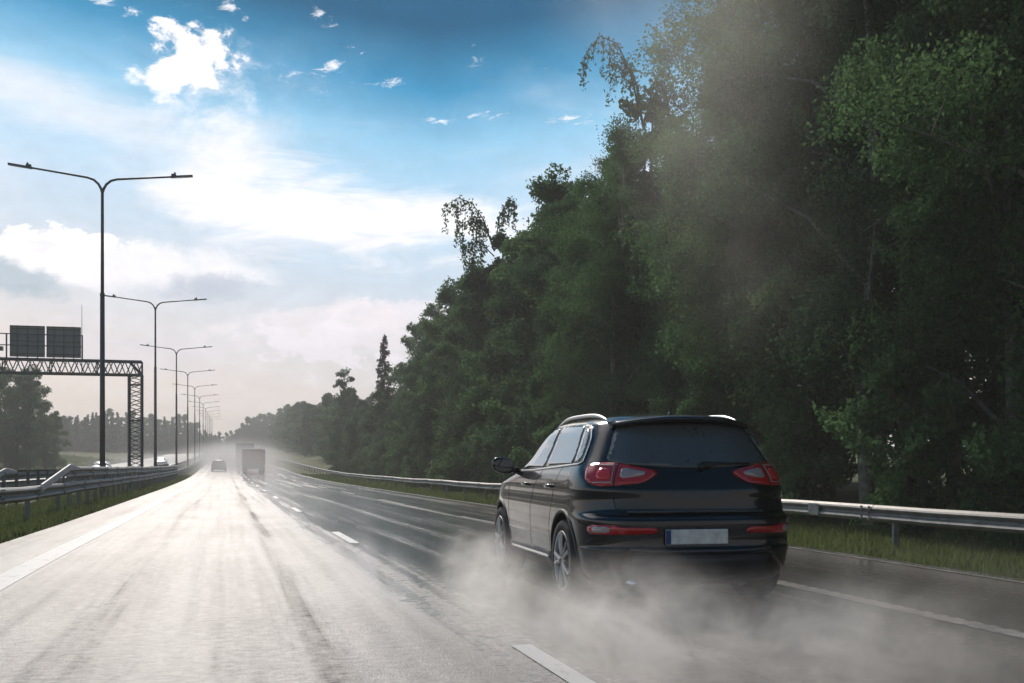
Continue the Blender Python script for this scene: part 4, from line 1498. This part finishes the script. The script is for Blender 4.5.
weeping(wb2, [[(0, 0, 13.8), (-.6, 0, 15.6), (-1.3, 0, 16.6), (-2.1, 0, 16.9), (-2.9, 0, 16.4)], [(0, 0, 13.8), (-.5, .2, 15.2), (-1.2, 0, 15.7), (-2.2, 0, 15.3)], [(0, 0, 13.5), (-.9, 0, 14.4), (-1.8, 0, 14.2)],
             [(0, 0, 13.8), (.3, 0, 15.8), (.8, 0, 16.8), (1.2, 0, 16.7)]], 6, 12, None, .13)
plant(wb2, 14.6, at(494, 14.6), .97, R(-15), 'birch with drooping leafy tips at the stepped left edge of the wall', 'tree')

# left side: big trees by the opposite road, hazy forest edge behind the field


def plant_px(proto, px, d, s, **kw):
    X = (px - 225) * math.cos(R(YAW)) * d / 1070
    Y = (d - X * math.sin(R(YAW))) / math.cos(R(YAW))
    return plant(proto, X, Y, s, **kw)


for (px, d, s) in ((-60, 128, 1.05), (-38, 120, .95), (-14, 124, .95), (4, 130, .86), (16, 122, .72), (30, 128, .78), (44, 134, .62), (-24, 138, 1.0), (22, 142, .84), (54, 142, .50)):
    plant_px(random.choice(mid_p), px, d, s, label='big leafy tree beyond the opposite road under the gantry', group='big trees at the far left')
for (px, d, s, lab) in ((27, 118, .88, 'slim tree standing up from the clump of big trees at far left'),):
    t2 = copy_tree(tt); X = (px - 225) * .966 * d / 1070; Y = (d - X * .2588) / .966
    t2.location = (X, Y, gz(X, Y)); t2.scale = (s, s, s); tag(t2, lab, 'tree')
for row in range(2):
    for i in range(26):
        px = 40 + i * 7.2 + random.uniform(-3, 3)
        d = 250 + i * 7 + row * 16 + random.uniform(-4, 8)
        sc_ = (1.02 - .0 * i) * (d / 330) * np.interp(px, [40, 90, 150, 185, 200, 222], [.72, .78, .80, .72, .52, .34]) * random.uniform(.9, 1.06)
        pr = spruce_far if random.random() < .38 else random.choice(far_p)
        plant_px(pr, px, d, float(sc_), label='hazy tree in the distant forest edge behind the field at left', group='distant forest edge at left')
for i in range(34):
    px = 196 + i * 2.9 + random.uniform(-1, 1)
    d = 470 + random.uniform(-25, 25)
    top = 1.2 + (462 - float(np.interp(px, [196, 215, 228, 240, 262, 300], [434, 436, 437, 425, 417, 410])) - random.uniform(-3, 3)) / 1070 * d
    X = (px - 225) * .966 * d / 1070; Y = (d - X * .2588) / .966
    plant_px(random.choice(far_p), px, d, (top - gz(X, Y)) / 14.2, label='faint tree closing the view where the road vanishes', group='faint trees at the end of the road')

# ------------------------------------------------------------------ grass on the verges


def grass(name, n, xr, yr, hmin, hmax, seed, label, pw=1.6):
    g = np.random.default_rng(seed)
    x = g.uniform(xr[0], xr[1], n)
    y = yr[0] + (yr[1] - yr[0]) * g.uniform(0, 1, n) ** pw
    clump = .6 + .5 * np.sin(x * 3.1 + np.sin(y * 1.7) * 2) * np.sin(y * 2.3 + x)
    h = g.uniform(hmin, hmax, n) * clump.clip(.25, 1.2)
    wd = .006 + .0007 * y
    a = g.uniform(0, 6.28, n)
    lean = g.normal(0, .35, (n, 2)) * h[:, None]
    zz = np.interp(y, YS, rz(YS)) + lat_z(x, y) - .04
    P = np.stack([x, y, zz], 1)
    dx = np.stack([np.cos(a) * wd, np.sin(a) * wd, np.zeros(n)], 1)
    tip = P + np.stack([lean[:, 0], lean[:, 1], h], 1)
    V = np.stack([P - dx, P + dx, tip], 1).reshape(-1, 3)
    F = np.arange(3 * n).reshape(n, 3)
    o = mesh_fast(name, V, F, M['grassblade'])
    tag(o, label, 'grass', None, 'stuff')


grass('verge_grass', 110000, (7.95, 13.2), (8, 120), .07, .25, 3, 'rough green grass between the road edge and the right barrier')
grass('median_grass', 90000, (-6.1, -3.28), (11, 110), .06, .24, 4, 'green grass in the median below the left barriers')
grass('field_grass', 30000, (-60, -19.5), (30, 250), .15, .5, 5, 'yellowish grass on the slope beyond the opposite road', 1.2)

# ------------------------------------------------------------------ haze and spray


def volume_mat(name, density, color, aniso=.3, builder=None):
    m = bpy.data.materials.new(name)
    m.use_nodes = True
    N = NT(m.node_tree)
    v = N.n('ShaderNodeVolumePrincipled')
    v.inputs['Color'].default_value = (*color, 1)
    v.inputs['Anisotropy'].default_value = aniso
    if builder:
        N.put(v.inputs['Density'], builder(N))
    else:
        v.inputs['Density'].default_value = density
    o2 = N.n('ShaderNodeOutputMaterial')
    N.nt.links.new(v.outputs[0], o2.inputs['Volume'])
    return m


hz = MB().box(0, 445, 14, 930, 1030, 34).build('haze', volume_mat('haze_air', .0012, (.985, .955, .92), .12))
tag(hz, 'thin pale haze filling the air over the whole scene', 'haze', None, 'stuff')


def spray_density(blobs, nscale, dens, nlo=.42, nhi=.68, stretch=(1, 1, 1)):
    def f(N):
        pos = N.n('ShaderNodeNewGeometry').outputs['Position']
        nz = N.noise(N.mapping(pos, stretch), nscale, 6, .68, .9)
        tot = None
        for (cx, cy, cz, rx, ry, rzz, wgt) in blobs:
            vm = N.n('ShaderNodeVectorMath', operation='SUBTRACT'); N.put(vm.inputs[0], pos); vm.inputs[1].default_value = (cx, cy, cz)
            vd = N.n('ShaderNodeVectorMath', operation='DIVIDE'); N.put(vd.inputs[0], vm.outputs[0]); vd.inputs[1].default_value = (rx, ry, rzz)
            ln = N.n('ShaderNodeVectorMath', operation='LENGTH'); N.put(ln.inputs[0], vd.outputs[0])
            q = N.m('MULTIPLY', N.rng(ln.outputs['Value'], 1.0, .0, 0, 1, smooth=True), wgt)
            tot = q if tot is None else N.m('ADD', tot, q)
        return N.m('MULTIPLY', N.m('MULTIPLY', tot, N.rng(nz, nlo, nhi, .04, 1, smooth=True)), dens)
    return f


blobs = [(2.7, 11.2, .15, .6, 1.3, .50, .9), (2.35, 9.75, .10, .65, 1.25, .50, 1.7), (2.2, 8.2, .08, .7, 1.3, .42, 1.0), (2.75, 6.9, .10, .9, 1.3, .58, 1.9), (2.3, 6.2, .05, .9, 1.3, .5, 1.1),
         (3.3, 6.0, .05, 1.3, 1.5, .55, 1.2), (4.2, 6.5, .05, 1.1, 1.3, .46, .75), (3.4, 4.8, .10, 1.7, 2.2, .50, .5), (5.0, 6.4, .15, 1.6, 2.6, .6, .10)]
spm = volume_mat('spray_cloud', 1, (1.0, .995, .985), .6, spray_density(blobs, 2.7, 1.55, .38, .72, stretch=(1, .8, 1.3)))
s_ = MB().box(4.4, 7.4, .76, 5.6, 9.8, 1.5).build('tyre_spray', spm)
tag(s_, 'pale spray thrown up round the wheels and behind the black car', 'spray', None, 'stuff')
spm3 = volume_mat('drift_cloud', 1, (1.0, .99, .95), .6, spray_density([(7.7, 17, 9.2, 2.9, 4, 3.4, 1.0), (8.1, 17, 6.6, 2.0, 4, 2.6, .6), (9.0, 17, 4.6, 1.8, 4, 2.2, .35)], .35, .085, .3, .7))
s_ = MB().box(8.0, 17, 6.4, 9.0, 8.0, 9.6).build('drifting_mist', spm3)
tag(s_, 'faint mist drifting in front of the tall trees above the car', 'mist', None, 'stuff')
spm2 = volume_mat('far_spray', 1, (.96, .93, .90), .2, spray_density([(1.5, 150, .9, 8, 95, 3.6, 1.0), (0, 230, 1.5, 14, 80, 4.5, .8), (-11, 190, .5, 9, 100, 3.0, .5)], .12, .055, .3, .6))
s_ = MB().box(-2.0, 180, 3.2, 36, 240, 6.8).build('road_spray', spm2)
tag(s_, 'pale spray hanging low over the road round the distant trucks', 'spray', None, 'stuff')
